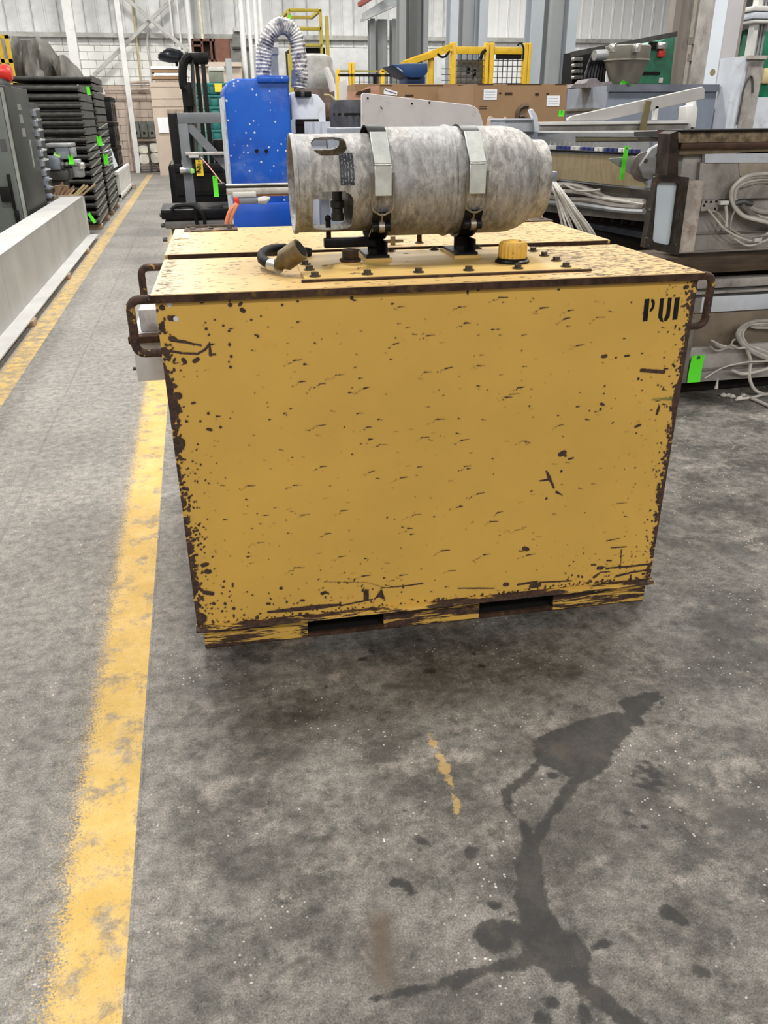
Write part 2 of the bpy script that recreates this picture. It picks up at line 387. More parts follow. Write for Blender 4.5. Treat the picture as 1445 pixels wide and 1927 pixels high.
# ------------------------------------------------------------------ hall
M_CLAD = pm('grey_sheet_cladding', (.66, .67, .67), .5, 0, .16, 1.5, (.28, .275, .27), .42, .8)
M_CLADLIT = pm('lit_cladding', (.86, .87, .88), .5, 0, .05, 1.5)  # paler colour paints the strong light on this stretch of wall
M_GIRT = pm('dull_painted_girt', (.42, .42, .40), .6, 0, .15, 4, (.12, .12, .11), .5, 2)
M_BLOCKW = pm('white_painted_block', (.80, .81, .79), .7, 0, .06, 3, (.55, .53, .48), .3, 1.2)
M_BLOCKB = pm('beige_painted_block', (.52, .43, .365), .7, 0, .08, 3, (.38, .32, .27), .3, 1.2)
M_MORTAR = pm('mortar_joint', (.60, .56, .51), .9)
M_CEIL = pm('ceiling_deck', (.16, .16, .16), .7)
M_SIDE = pm('side_wall_sheet', (.20, .20, .20), .7)
WY = 29.3
struct(MB().box(-9, 17, WY + .05, WY + .25, 0, 9).build('wall_back', M_MORTAR)); wall_back = bpy.data.objects['wall_back']
struct(MB().box(-9.2, -9, -18, WY + .25, 0, 9).build('wall_left', M_SIDE))
struct(MB().box(17, 17.2, -18, WY + .25, 0, 9).build('wall_right', M_SIDE))
struct(MB().box(-9.2, 17.2, -18.2, -18, 0, 9).build('wall_rear', M_SIDE))
struct(MB().box(-9.2, 17.2, -18.2, WY + .25, 8.6, 8.8).build('ceiling', M_CEIL))
# corrugated sheet panels above the block wall, one mesh shared
pw = .74
def sheet(w, z0, z1):
    mb = MB(); xs = [0, .02, .05, w*.45, w*.47, w*.53, w*.55, w-.05, w-.02, w-.005]; ys = [.03, 0, .02, .02, 0, 0, .02, .02, 0, .03]
    pts = [(x, -.03 - (.03 - y), z0) for x, y in zip(xs, ys)] + [(w-.005, .04, z0), (0, .04, z0)]
    mb.prism(pts, (0, 0, z1 - z0)); return mb
me = sheet(pw, 3.55, 6.6).mesh('wall_panel', M_CLAD, smooth=False); mew = sheet(pw, 0.0, 6.6).mesh('wall_panel_lit', M_CLADLIT, smooth=False)
for k in range(34):
    x = -7.9 + k * pw
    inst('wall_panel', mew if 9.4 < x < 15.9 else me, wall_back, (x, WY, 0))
# girts across the sheets
for (z, h) in ((3.80, .12), (6.0, .12)):
    o = MB().box(-9, 17, WY - .22, WY - .07, z - h/2, z + h/2).build('girt', M_GIRT, wall_back)
# painted block courses below
bw, bh = .45, .225
mwb = MB().box(.004, bw - .004, -.02, .06, .004, bh - .004).mesh('concrete_block', M_BLOCKW, .006, seg=1)
mbb = MB().box(.004, bw - .004, -.02, .06, .004, bh - .004).mesh('concrete_block_beige', M_BLOCKB, .006, seg=1)
for r in range(16):
    for k in range(15):
        x = -4.6 + k * bw + (bw/2 if r % 2 else 0)
        z = r * bh
        if x > 1.9: continue
        inst('concrete_block', mbb if z < 2.45 else mwb, wall_back, (x, WY, z))
MB().box(-9, -4.6 + bw/2, WY - .018, WY + .05, 0, 3.6).build('block_wall_side', M_BLOCKB, wall_back)
MB().box(1.9, 17, WY - .018, WY + .05, 0, 3.6).build('block_wall_end', M_CLAD, wall_back)
# ------------------------------------------------------------------ the yellow steel box
BX, BY, BTH = -0.1276, 2.1132, 0.0332
BW, BD, ZT, ZB = 1.478, 1.27, 1.100, .118
_c, _s = math.cos(BTH), math.sin(BTH)
def box_local(v): dx, dy = v.x - BX, v.y - BY; return (dx*_c - dy*_s, dx*_s + dy*_c, v.z)
def FP(px, py):
    """photo point on the front panel -> (u, z)"""
    d = ray(px, py); n = Vector((_s, _c, 0)); t_ = n.dot(Vector((BX, BY, 0)) - CAMP) / n.dot(d); l = box_local(CAMP + d*t_); return (l[0], l[2])
def LP(px, py, z=ZT): l = box_local(PZ(px, py, z)); return (l[0], l[1])
ybox = thing('equipment_box', 'big chipped yellow steel box stencilled PUI with a tank strapped on top', 'equipment box', (BX, BY, 0), -BTH)

YEL = (.590, .358, .072)
def paint(name, col=YEL, attr='rust', extra=None, wear=0.0, rough=.42, wear_scale=14, stretch=(1,1,1)):
    t = NT(name); v = t.obj(); vs = t.mapping(v, stretch)
    n1 = t.noise(v, 2.2, 5, .6); n2 = t.noise(v, 160, 4, .65); n3 = t.noise(v, 9, 6, .65)
    c = t.mix(t.ss(n1, .3, .7), tuple(x*.93 for x in col), tuple(x*1.05 for x in col))
    c = t.mix(t.math('MULTIPLY', t.ss(n3, .6, .78), .35), c, (col[0]*.72, col[1]*.66, col[2]*.6))
    rustc = t.mix(t.ss(t.noise(v, 60, 5, .7), .35, .65), (.022, .013, .010), (.075, .036, .021))
    m = None
    if attr:
        sd = t.math('ADD', t.attr(attr), t.math('MULTIPLY', t.math('SUBTRACT', n2, .5), .0045))
        m = t.ss(sd, .0009, -.0009)
        halo = t.math('MULTIPLY', t.ss(sd, .0045, .0), .22)
        c = t.mix(halo, c, (.30, .16, .03))
    if wear > 0:
        w = t.ss(t.noise(vs, wear_scale, 8, .68, .25), 1 - wear - .02, 1 - wear + .02)
        m = w if m is None else t.math('MAXIMUM', m, w)
    if extra: c = extra(t, c)
    if m is None: m = t.math('MULTIPLY', n1, 0.0)
    c = t.mix(m, c, rustc)
    rgh = t.math('ADD', rough, t.math('MULTIPLY', m, .35))
    t.bump(t.math('SUBTRACT', t.math('MULTIPLY', n2, .06), t.math('MULTIPLY', m, .6)), .0012, .55)
    return t.out(c, rgh, 0.0, .45)
def front_extra(t, c):
    g = t.ss(t.math('ADD', t.attr('scuff'), t.math('MULTIPLY', t.math('SUBTRACT', t.noise(t.mapping(t.obj(), (6, 1, 60)), 8, 5, .7), .5), .03)), .004, -.006)
    c = t.mix(t.math('MULTIPLY', g, .85), c, (.055, .115, .028))
    gr = t.ss(t.math('ADD', t.attr('grime'), t.math('MULTIPLY', t.math('SUBTRACT', t.noise(t.obj(), 18, 6, .7), .5), .8)), .35, 1.1)
    return t.mix(t.math('MULTIPLY', gr, .5), c, (.16, .095, .03))
M_YFRONT = paint('chipped_yellow_front', extra=front_extra)
M_YLID = paint('chipped_yellow_lid', (.56, .375, .145), rough=.40)  # faded paint, made paler still to carry the grazing sheen
M_YWORN = paint('badly_worn_yellow', attr=None, wear=.515, wear_scale=19, stretch=(.28, 1, 2.6))
M_YPLAIN = paint('yellow_paint', attr=None, wear=.30)
M_YCLEAN = paint('sound_yellow_paint', (.55, .365, .115), attr=None, wear=.36, wear_scale=9)
M_RUSTY = pm('rusted_steel', (.055, .030, .020), .7, .2, .5, 30, (.25, .16, .05), .25, 18)
M_RUSTYEL = paint('rusted_handle', (.42, .26, .07), attr=None, wear=.60, wear_scale=26)
M_BLACKP = pm('black_painted_steel', (.007, .007, .008), .38, .0, .4, 20)
M_BLACKM = pm('matt_black', (.007, .007, .007), .65, 0, .4, 20)
M_STENCIL = pm('black_stencil_paint', (.010, .010, .010), .6, 0, .3, 80)
M_HOLE = pm('dark_inside', (.012, .010, .009), .9)  # near-black paints the shade inside pockets, gaps and holes
M_BOLT = pm('dull_bolt', (.10, .085, .065), .5, .7, .5, 60)

# --- front panel with its chips
gx = np.linspace(0, BW, 560); gz = np.linspace(ZB, ZT, 370)
ch = Field(gx, gz, .03); sc = Field(gx, gz, .05)
K = 1 / 690.0
def chip(px, py, r=4, ex=0, ey=0, r1=None): ch.cap(*FP(px, py), *FP(px + ex, py + ey), r*K, (r if r1 is None else r1)*K)
def run(pts, r): ch.path([FP(*q) for q in pts], [v*K for v in r])
# the marks one can name, in photo coordinates
for a in [(305,579,5),(320,599,5,8,0),(305,614,5),(433,574,4),(432,566,2),(455,583,4,3,2),(451,574,3,3,-3),(388,619,3),(393,630,2.5),(404,602,2),(420,613,2.5),(431,623,2.5),(473,602,2.5),(491,595,2),(485,633,3),(531,574,2.5),(560,567,2.5),(662,561,3.5),(432,649,3),(435,671,3),(431,681,2),(434,691,3),(345,677,4,3,5),(366,680,4,6,-4),(340,697,2),(346,709,1.5),(327,725,4,3,2),(332,745,7,4,0),(362,759,2.5,4,-1),(341,774,3),(336,792,4),(351,793,3),(377,793,2.5),(392,778,3),(391,808,3,6,1),(415,804,3),(325,760,4),(326,790,3),(333,832,6,4,8),(335,845,5),
          (900,545,3),(880,547,2,0,6),(1051,545,2.5),(1188,569,2),(1245,528,3),(1289,541,4,4,-1),(1304,537,3),(1292,573,3.5),(1302,562,2.5),(1256,545,1.5),(1266,541,1.5),(1255,555,2),(1134,671,3.5,6,-1),(1159,673,2.5),(1176,670,2,8,-1),(1207,697,4,42,3),(1250,694,2,6,0),(1201,713,3),(1238,725,2.5),(1208,735,2),(1136,741,2),(1131,760,3,4,2),(1109,773,2),(1130,770,3),(1158,750,1.5),(1138,726,2),(1150,768,1.5),(1240,765,3,-4,14),(1196,803,3,8,-3),(1197,815,2),(1055,855,6,6,-3),(1064,858,3),(1070,864,2,8,-2),(1056,887,3),(1028,938,3),(986,1032,5,6,2)]: chip(*a)
run([(322,640),(345,643),(362,647),(378,650)], [3,3,2,2]); chip(322,637,5,6,2)
run([(300,661),(322,661),(345,665),(372,666),(386,658),(394,648)], [4,2.5,2,2,2.5,2]); run([(394,645),(396,668)], [1.5,3]); chip(397,668,2,8,-1)
run([(1028,887),(1034,900),(1037,906)], [2,4,2]); run([(1015,905),(1035,902),(1042,918)], [1.5,3,2.5]); run([(1047,926),(1058,932)], [3,1])
# right bottom scrapes
run([(1145,1069),(1185,1066),(1226,1061)], [2,2.5,2.5]); run([(1118,1086),(1130,1077),(1147,1076)], [4,1.5,1.5]); run([(1160,1084),(1190,1077),(1222,1072)], [3,2.5,2])
run([(1150,1031),(1178,1029)], [1.5,1.5]); run([(1141,1018),(1166,1013)], [1.5,1]); run([(1169,1035),(1168,1062)], [1.5,1]); chip(1126,1069,5,6,0); chip(1113,1063,2,8,0); chip(1142,1055,2,8,0)
run([(862,1107),(900,1107),(930,1107)], [1.5,2,1.5]); chip(950,1100,5,4,0); run([(975,1100),(1010,1095)], [3,3]); run([(1015,1096),(1075,1093)], [2,2]); chip(1000,1103,6,14,-2)
# lower left, over the lip
for a in [(335,1190,1)]: chip(*a)
run([(505,1152),(545,1148),(600,1142),(640,1138)], [3,5,6,3]); run([(640,1140),(700,1128)], [2,2]); run([(715,1107),(760,1103),(795,1098)], [1,1.5,2]); run([(610,1095),(690,1096),(725,1106),(790,1099)], [.8,.8,.8,1])
for (x0, y0, x1, y1) in [(684,1109,694,1130)]: ch.poly([FP(x0,y0), FP(x1,y0), FP(x1,y1), FP(x0,y1)])
ch.poly([FP(718,1107), FP(725,1128), FP(712,1124), FP(702,1130)])
for a in [(606,1117,4,6,-2),(567,1130,3,4,0),(529,1107,4),(503,1136,3,4,0),(420,1105,3),(422,1094,3),(402,1136,4),(418,1150,3),(424,1137,3),(440,1145,4),(385,1115,5,14,2),(382,1064,5,6,-2),(388,1076,5,6,0),(398,1117,2),(375,1140,5),(378,1160,6,4,0),(432,1113,2),(438,1098,2,0,6)]: chip(*a)
# dents with a short dark dash and a tail of specks, over the whole sheet
dash = [(755,579),(870,579),(947,561),(1024,581),(1068,602),(880,609),(810,634),(1092,651),(1130,599),(845,695),(805,702),(980,731),(957,749),(970,743),(1056,803),(985,833),(1075,585),(560,680),(640,708),(570,720),(607,723),(690,732),(604,803),(695,806),(721,838),(610,879),(473,915),(648,963),(575,971),(490,1022),(618,1006),(772,996),(785,970),(930,982),(978,999),(875,830),(800,825),(1170,948),(645,1050),(565,1070),(838,1038),(940,967),(905,690),(700,890),(745,650),(830,790),(880,880),(760,900),(905,930),(865,955),(690,1085),(760,1085),(850,1075),(915,1045),(1000,1045),(560,915)]
rg = random.Random(3)
for (x, y) in dash:
    w = rg.uniform(10, 18); chip(x - w/2, y - rg.uniform(0, 2), rg.uniform(1.0, 1.9), w, rg.uniform(-3, 0), rg.uniform(.5, 1.0))
    for k in range(rg.randint(2, 5)): chip(x - w*.6 - 4*k - rg.uniform(0, 3), y + 2 + 1.6*k + rg.uniform(-2, 2), rg.uniform(.7, 1.5))
for k in range(420):
    x, y = rg.uniform(300, 1300), rg.uniform(560, 1150); chip(x, y, abs(rg.gauss(.75, .55)) + .35, rg.choice([0, 0, 4, 8]), rg.uniform(-2, 2), .4)
# flaking along the edges: corrosion creeps in from the sheet's rim
def edge_chips(n, fn, rmin, rmax, spread):
    for k in range(n):
        tt = rg.random(); d = abs(rg.gauss(0, spread)); u, z = fn(tt, d); r = rg.uniform(rmin, rmax) * math.exp(-d/spread*.4)
        ch.cap(u, z, u + rg.uniform(-1, 1)*r, z + rg.uniform(-1.6, 1.6)*r, r, r*.6)
edge_chips(230, lambda a, d: (d, ZB + a*(ZT-ZB)), .002, .0095, .016)
edge_chips(170, lambda a, d: (d, ZB + a*.6*(ZT-ZB)), .0015, .006, .05)
edge_chips(300, lambda a, d: (BW - d, ZB + a*(ZT-ZB)), .002, .0095, .016)
edge_chips(150, lambda a, d: (BW - d, ZB + a*(ZT-ZB)), .001, .0045, .07)
edge_chips(160, lambda a, d: (a*BW, ZB + d), .002, .006, .007)
edge_chips(120, lambda a, d: (a*.45*BW, ZB + d), .001, .005, .10)
edge_chips(90, lambda a, d: (BW - a*.22*BW, ZB + d), .001, .005, .08)
for (z0, z1, w) in [(.93,.80,.012),(.86,.76,.020),(.72,.70,.02),(.30,.22,.012),(.17,.12,.02)]: ch.path([(0, z0), (w*.6, (z0+z1)/2), (0, z1)], [.006, w, .004])
for (z0, z1, w) in [(1.02,.86,.012),(.86,.62,.018),(.60,.30,.009),(.45,.40,.02)]: ch.path([(BW, z0), (BW - w*.3, (z0+z1)/2), (BW, z1)], [.004, w, .004])
sc.path([FP(1228,752), FP(1275,750)], [.003, .007])
GX, GZ = np.meshgrid(gx, gz)
grime = .55*np.exp(-((GX)/.06)**2)*np.exp(-((GZ-.42)/.28)**2) + .35*np.exp(-((GX-.12)/.12)**2 - ((GZ-.30)/.12)**2) + .55*np.exp(-((GX-BW)/.05)**2)*np.exp(-((GZ-.45)/.3)**2) + .45*np.exp(-((GX-1.33)/.12)**2 - ((GZ-.19)/.06)**2)
back = MB().box(0, BW, .0005, .005, ZB, ZT)
me = grid_mesh('front_panel', gx, gz, lambda X, Y: (X, X*0, Y), {'rust': ch.d, 'scuff': sc.d, 'grime': grime}, M_YFRONT, back)
inst('front_panel', me, ybox)['label'] = 'chipped yellow front sheet'
MB().box(0, .005, .005, BD, ZB, ZT).build('side_panel', M_YPLAIN, ybox); MB().box(BW - .005, BW, .005, BD, ZB, ZT).build('side_panel', M_YPLAIN, ybox)
MB().box(0, BW, BD, BD + .005, ZB, ZT).build('rear_panel', M_YPLAIN, ybox)
# --- lids
def lid(name, w0, w1, seed, dens_l, dens_r, z1=ZT + .010):
    r = random.Random(seed); lx = np.linspace(-.008, BW + .010, 480); lw = np.linspace(w0, w1, 300); f = Field(lx, lw, .03)
    for k in range(dens_l):
        u = r.random() * BW; w = r.uniform(w0, w1); l = r.uniform(.004, .018); f.cap(u, w, u + l, w + r.uniform(-.003, .003), r.uniform(.0019, .0036), .0013)
    for k in range(dens_r):
        u = BW - abs(r.gauss(.18, .16)); w = r.uniform(w0, w1); l = r.uniform(.005, .028); f.cap(u, w, u + l, w + r.uniform(-.006, .006), r.uniform(.0018, .0048), .0015)
    for k in range(90): u = abs(r.gauss(0, .02)); w = r.uniform(w0, w1); f.cap(u, w, u + r.uniform(.003, .02), w, r.uniform(.0015, .005), .001)
    ex = MB().box(-.008, BW + .010, w0, w1, z1 - .012, z1 - .0005)
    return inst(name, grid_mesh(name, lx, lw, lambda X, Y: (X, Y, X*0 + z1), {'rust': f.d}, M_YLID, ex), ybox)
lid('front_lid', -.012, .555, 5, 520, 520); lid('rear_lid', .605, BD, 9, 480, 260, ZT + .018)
MB().box(-.004, BW + .006, .548, .612, ZT - .03, ZT - .012).build('lid_gap_shade', M_HOLE, ybox)  # black strip put in for the shade of the open lid seam
MB().box(-.011, BW + .012, -.016, -.0105, ZT - .010, ZT + .0085).build('lid_edge', M_RUSTY, ybox)
MB().box(.0, BW, .600, .606, ZT - .012, ZT + .017).build('lid_edge', M_RUSTY, ybox)
for u in (.13, 1.40):
    h = MB().tube([(u - .09, BD + .005, ZT + .02), (u + .09, BD + .005, ZT + .02)], .012, 10).build('hinge', M_RUSTYEL, ybox); MB().box(u - .10, u + .10, BD - .10, BD, ZT + .0185, ZT + .0225).build('hinge_leaf', M_RUSTYEL, h)
    for k in range(3): MB().cyl((u - .07 + .07*k, BD - .05, ZT + .022), (u - .07 + .07*k, BD - .05, ZT + .027), .010, 6).build('bolt', M_BOLT, h)
# worn tape in the rear left corner
MB().box(.0, .055, BD - .30, BD - .02, ZT + .0185, ZT + .0195).build('tape', pm('peeling_tape', (.62, .50, .40), .8, 0, .3, 30, (.25, .14, .10), .6, 25), ybox)
# --- bottom lip and fork skid
MB().prism([(-.004, -.022, ZB - .012), (-.004, .05, ZB - .012), (-.004, .05, ZB), (-.004, .0, ZB + .002), (-.004, -.022, ZB - .004)], (BW + .010, 0, 0)).build('bottom_lip', M_YWORN, ybox, .0015, seg=1)
SW = .045
segs = [(.012, .337), (.583, .905), (1.163, 1.492)]
for (u0, u1) in segs: MB().box(u0, u1, SW, SW + .012, .004, ZB - .012).build('skid_plate', M_YWORN, ybox, .001, seg=1)
MB().box(.012, 1.492, SW + .002, SW + .012, .0, .014).build('skid_rail', M_RUSTY, ybox)
for (u0, u1) in ((.337, .583), (.905, 1.163)):
    pk = MB(); pk.box(u0 - .004, u0, SW + .012, BD - .05, .004, ZB - .012); pk.box(u1, u1 + .004, SW + .012, BD - .05, .004, ZB - .012); pk.box(u0, u1, SW + .012, BD - .05, .012, .016); pk.box(u0, u1, SW + .012, BD - .05, ZB - .016, ZB - .012); pk.box(u0, u1, .55, .56, .016, ZB - .016)
    pk.build('fork_pocket', M_HOLE, ybox)
for (u0, u1) in ((.012, .333), (.587, .901), (1.167, 1.492)): MB().box(u0, u1, SW + .014, BD - .02, .003, ZB - .012).build('skid_beam', M_RUSTY, ybox)
MB().box(0, BW, .02, BD, ZB - .012, ZB).build('floor_plate', M_RUSTY, ybox)
# --- handles of bent round bar
def u_handle(w, side, out_, zt, zb, r=.0115):
    x0 = 0 if side < 0 else BW; pts = [(x0, w, zt)]; o = x0 + side*out_; rad = .022
    a = [(o - side*rad + side*rad*math.sin(t_), w, zt - rad + rad*math.cos(t_)) for t_ in np.linspace(0, PI/2, 5)]
    b_ = [(o - side*rad + side*rad*math.cos(t_), w, zb + rad - rad*math.sin(t_)) for t_ in np.linspace(0, PI/2, 5)]
    return MB().tube(pts + a + b_ + [(x0, w, zb)], r, 10).build('handle', M_RUSTYEL, ybox)
u_handle(.02, -1, .064, 1.094, .958); u_handle(.55, -1, .082, 1.090, .935); u_handle(.03, 1, .060, 1.094, .952)
# --- grey switch box on the left side
M_SWBOX = pm('grey_switch_box', (.56, .57, .60), .55, .1, .12, 8, (.16, .09, .045), .45, 9)
sw = MB().box(-.112, 0, .34, .64, .79, .935).build('switch_box', M_SWBOX, ybox, .004)
MB().box(-.118, -.0, .30, .345, .915, .935).build('switch_lid_rim', M_RUSTY, sw, .003); MB().box(-.085, 0, .36, .60, .935, 1.00).build('switch_hood', M_SWBOX, sw, .004)
for z in (.815, .895): MB().cyl((-.128, .40, z), (-.108, .40, z), .006, 8).build('screw', M_BOLT, sw)
# --- stencil letters, each a thin coat of paint
def stencil(polys, name='stencil_letter'):
    mb = MB()
    for pl in polys: mb.prism([(u, -.0003, z) for (u, z) in [FP(*q) for q in pl]], (0, -.0006, 0))
    return mb.build(name, M_STENCIL, ybox, smooth=False)
stencil([[(1213,563),(1222,562),(1218,604),(1209,605)], [(1226,562),(1231,564),(1232,570),(1231,578),(1227,585),(1222,587),(1223,582),(1226,578),(1227,571),(1225,567)]])
stencil([[(1242,562),(1249,561),(1246,596),(1248,606),(1243,605),(1238,597)], [(1257,560),(1264,560),(1260,595),(1255,603),(1249,605),(1250,598),(1253,592)]])
stencil([[(1270,560),(1279,559),(1274,601),(1265,602)]])
for (x, y, r) in ((319, 573, .0062), (331, 600, .0068)):
    u, z = FP(x, y); MB().cyl((u, -.0012, z), (u, 0, z), r, 14).build('rivet', M_SWBOX, ybox)
# --- bolted cover plate under the tank
PZ0 = ZT + .010
cp = MB().box(.385, 1.165, .085, .545, PZ0, PZ0 + .008).build('cover_plate', M_YCLEAN, ybox, .0015, seg=1)
MB().box(.375, 1.19, .073, .082, PZ0, PZ0 + .006).build('weld_bead', M_RUSTY, ybox)
bm_ = MB(); bm_.cyl((0,0,0), (0,0,.003), .016, 12); bm_.cyl((0,0,.003), (0,0,.012), .0105, 6); bolt_me = bm_.mesh('plate_bolt', M_BOLT)
spots = [(.415 + i*.143, .115) for i in range(6)] + [(.415 + i*.143, .52) for i in range(6)] + [(.410, .22), (.408, .32), (.405, .42), (1.142, .22), (1.142, .32), (1.142, .42)]
for (u, w) in spots: inst('plate_bolt', bolt_me, cp, (u, w, PZ0 + .008), (0, 0, random.random()))
PT = PZ0 + .008
pl = MB().lathe([(.052, 0), (.048, .008), (.030, .014), (.026, .022)], (.528, .225, PT), n=28).build('plug_boss', M_YCLEAN, ybox)
MB().cyl((.528, .225, PT + .020), (.528, .225, PT + .026), .031, 20).build('plug_washer', M_RUSTY, pl); MB().cyl((.528, .225, PT + .026), (.528, .225, PT + .052), .0255, 6).build('hex_plug', pm('brown_hex_plug', (.055, .038, .028), .5, .6), pl, .0015)
# breather cap
bc = MB().lathe([(.050, 0), (.050, .006), (.044, .010), (.044, .014)], (1.007, .225, PT), n=32).build('breather_cap', M_BLACKP, ybox)
mb = MB(); n = 72; b0 = len(mb.v); prof = [(.040, .012, 1), (.040, .050, 1), (.036, .058, .5), (.020, .062, 0), (0.0001, .063, 0)]
for (r, z, fl_) in prof:
    for k in range(n):
        a = 2*PI*k/n; rr_ = r * (1 + .035*fl_*(1 if math.cos(18*a) > 0 else -1)); mb.v.append((1.007 + rr_*math.cos(a), .225 + rr_*math.sin(a), PT + z))
for i in range(len(prof) - 1):
    for k in range(n): l = (k+1) % n; mb.f.append((i*n+k, i*n+l, (i+1)*n+l, (i+1)*n+k))
mb.build('ribbed_cap', paint('chipped_cap_paint', (.60, .36, .06), attr=None, wear=.38, wear_scale=30), bc)
# hose with its quick coupling, lying on the lid
hp = smooth_path([(.44, .47, PZ0 + .018), (.36, .50, PZ0 + .03), (.30, .42, PZ0 + .035), (.285, .31, PZ0 + .028), (.315, .225, PZ0 + .022)], 7)
hose = MB().tube(hp, [.0135 + .0016*(i % 2) for i in range(len(hp))], 10).build('hose', M_BLACKM, ybox)
BRASS = pm('tarnished_brass', (.17, .13, .07), .5, .7, .3, 25)
MB().tube([(.305, .245, PZ0 + .022), (.325, .205, PZ0 + .022)], .0175, 14).build('hose_ferrule', pm('steel_ferrule', (.55, .55, .53), .35, .9), hose)
a0, a1 = Vector((.322, .208, PZ0 + .026)), Vector((.386, .180, PZ0 + .072)); dd = (a1 - a0)
mb = MB(); mb.tube([a0, a0 + dd*.15, a0 + dd*.3, a0 + dd*.9, a1], [.017, .019, .030, .030, .029], 20, caps=True); mb.build('coupling', BRASS, hose)
MB().tube([a1 - dd*.01, a1 + dd*.02], .022, 20).build('coupling_mouth', M_HOLE, hose)

# ------------------------------------------------------------------ gas tank and its cradle
TC = Vector((0, .43, 1.328)); TR = .150      # axis runs along the box front
U0, U1 = .388, 1.150
t = NT('cast_aluminium'); v = t.obj(); vr = t.mapping(v, (2.2, 1, 1))
n1 = t.noise(vr, 24, 10, .76, .35); n2 = t.noise(v, 4, 5, .6); n3 = t.noise(t.mapping(v, (1, 1, 1)), 75, 5, .7)
c = t.mix(t.ss(n1, .36, .66), (.18, .172, .16), (.46, .448, .428))
sc_l = t.noise(t.mapping(v, (1.2, 9, 9)), 11, 8, .75, .4)
c = t.mix(t.math('MULTIPLY', t.ss(sc_l, .60, .68), .45), c, (.10, .092, .082))
c = t.mix(t.math('MULTIPLY', t.ss(n2, .45, .7), .5), c, (.30, .31, .345))
c = t.mix(t.math('MULTIPLY', t.ss(n3, .58, .72), .55), c, (.085, .08, .07))
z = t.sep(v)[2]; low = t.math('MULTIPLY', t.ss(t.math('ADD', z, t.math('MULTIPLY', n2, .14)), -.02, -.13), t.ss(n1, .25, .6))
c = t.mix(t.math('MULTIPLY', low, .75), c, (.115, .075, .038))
c = t.mix(t.math('MULTIPLY', t.ss(t.noise(v, 9, 8, .7), .66, .74), .7), c, (.04, .036, .032))
t.bump(t.math('ADD', n1, t.math('MULTIPLY', n3, .5)), .003, .7)
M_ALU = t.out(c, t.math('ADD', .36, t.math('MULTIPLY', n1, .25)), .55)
tank = thing('gas_tank', 'scuffed silver aluminium gas cylinder lying strapped on the yellow box', 'gas cylinder', (BX + TC.y*_s, BY + TC.y*_c, TC.z), -BTH)
prof = [(.0, .60), (.06, .605), (.10, .622)]   # domed end inside the collar
def tl(u): return u
body = []
body += [(.001, U0 + .185), (.05, U0 + .187), (.095, U0 + .198), (.118, U0 + .215), (.129, U0 + .232)]
body += [(.134, U0 + .234), (.1395, U0 + .238), (.1395, U0 + .250), (.146, U0 + .262), (TR, U0 + .285)]
body += [(TR, U0 + .446), (TR + .004, U0 + .450), (TR + .0055, U0 + .456), (TR + .004, U0 + .462), (TR, U0 + .466)]
body += [(TR, U1 - .135), (TR - .003, U1 - .105), (TR - .011, U1 - .078), (TR - .024, U1 - .055), (TR - .040, U1 - .038), (.105, U1 - .034), (.05, U1 - .03), (.001, U1 - .03)]
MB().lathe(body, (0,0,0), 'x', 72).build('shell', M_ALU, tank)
MB().lathe([(.106, U1 - .048), (.112, U1 - .046), (.112, U1 - .004), (.109, U1), (.104, U1), (.104, U1 - .048)], (0,0,0), 'x', 56, True).build('foot_ring', M_ALU, tank)
# collar with cut-outs: angle a measured from straight up, towards the viewer
mb = MB(); n = 216; m = 92; us = np.linspace(U0, U0 + .250, m); rO, rI = .1335, .1275
def hole(u, a):
    a = (a + PI) % (2*PI) - PI
    def rnd(u0, u1, a0, a1, rad):
        y = (a*rO); y0, y1 = a0*rO, a1*rO; qx = max(u0 + rad - u, u - (u1 - rad), 0); qy = max(y0 + rad - y, y - (y1 - rad), 0)
        return math.hypot(qx, qy) < rad
    return rnd(U0 + .055, U0 + .155, .36, .93, .034) or rnd(U0 + .050, U0 + .165, 1.66, 2.72, .032) or rnd(U0 + .050, U0 + .165, -2.75, -1.98, .030) or rnd(U0 + .055, U0 + .155, -.80, -.42, .022)
ang = [2*PI*k/n for k in range(n)]
keep = [[not hole((us[i] + us[i+1])/2, (ang[k] + PI/n)) for k in range(n)] for i in range(m - 1)]
def rimr(i): return .003 if us[i] < U0 + .012 else 0
idx = {}
def vid(i, k, s_):
    k %= n; key = (i, k, s_)
    if key not in idx:
        r = (rO + rimr(i)) if s_ == 0 else rI; idx[key] = len(mb.v); mb.v.append((us[i], -r*math.sin(ang[k]), r*math.cos(ang[k])))
    return idx[key]
for i in range(m - 1):
    for k in range(n):
        if not keep[i][k]: continue
        mb.f.append((vid(i,k,0), vid(i+1,k,0), vid(i+1,k+1,0), vid(i,k+1,0))); mb.f.append((vid(i,k,1), vid(i,k+1,1), vid(i+1,k+1,1), vid(i+1,k,1)))
        for (di, dk, e) in ((-1,0,((i,k),(i,k+1))), (1,0,((i+1,k),(i+1,k+1))), (0,-1,((i,k),(i+1,k))), (0,1,((i,k+1),(i+1,k+1)))):
            ii, kk = i + di, (k + dk) % n
            if ii < 0 or ii >= m - 1 or not keep[ii][kk]:
                (a_, b_) = e; mb.f.append((vid(*a_,0), vid(*b_,0), vid(*b_,1), vid(*a_,1)))
mb.build('collar', M_ALU, tank)
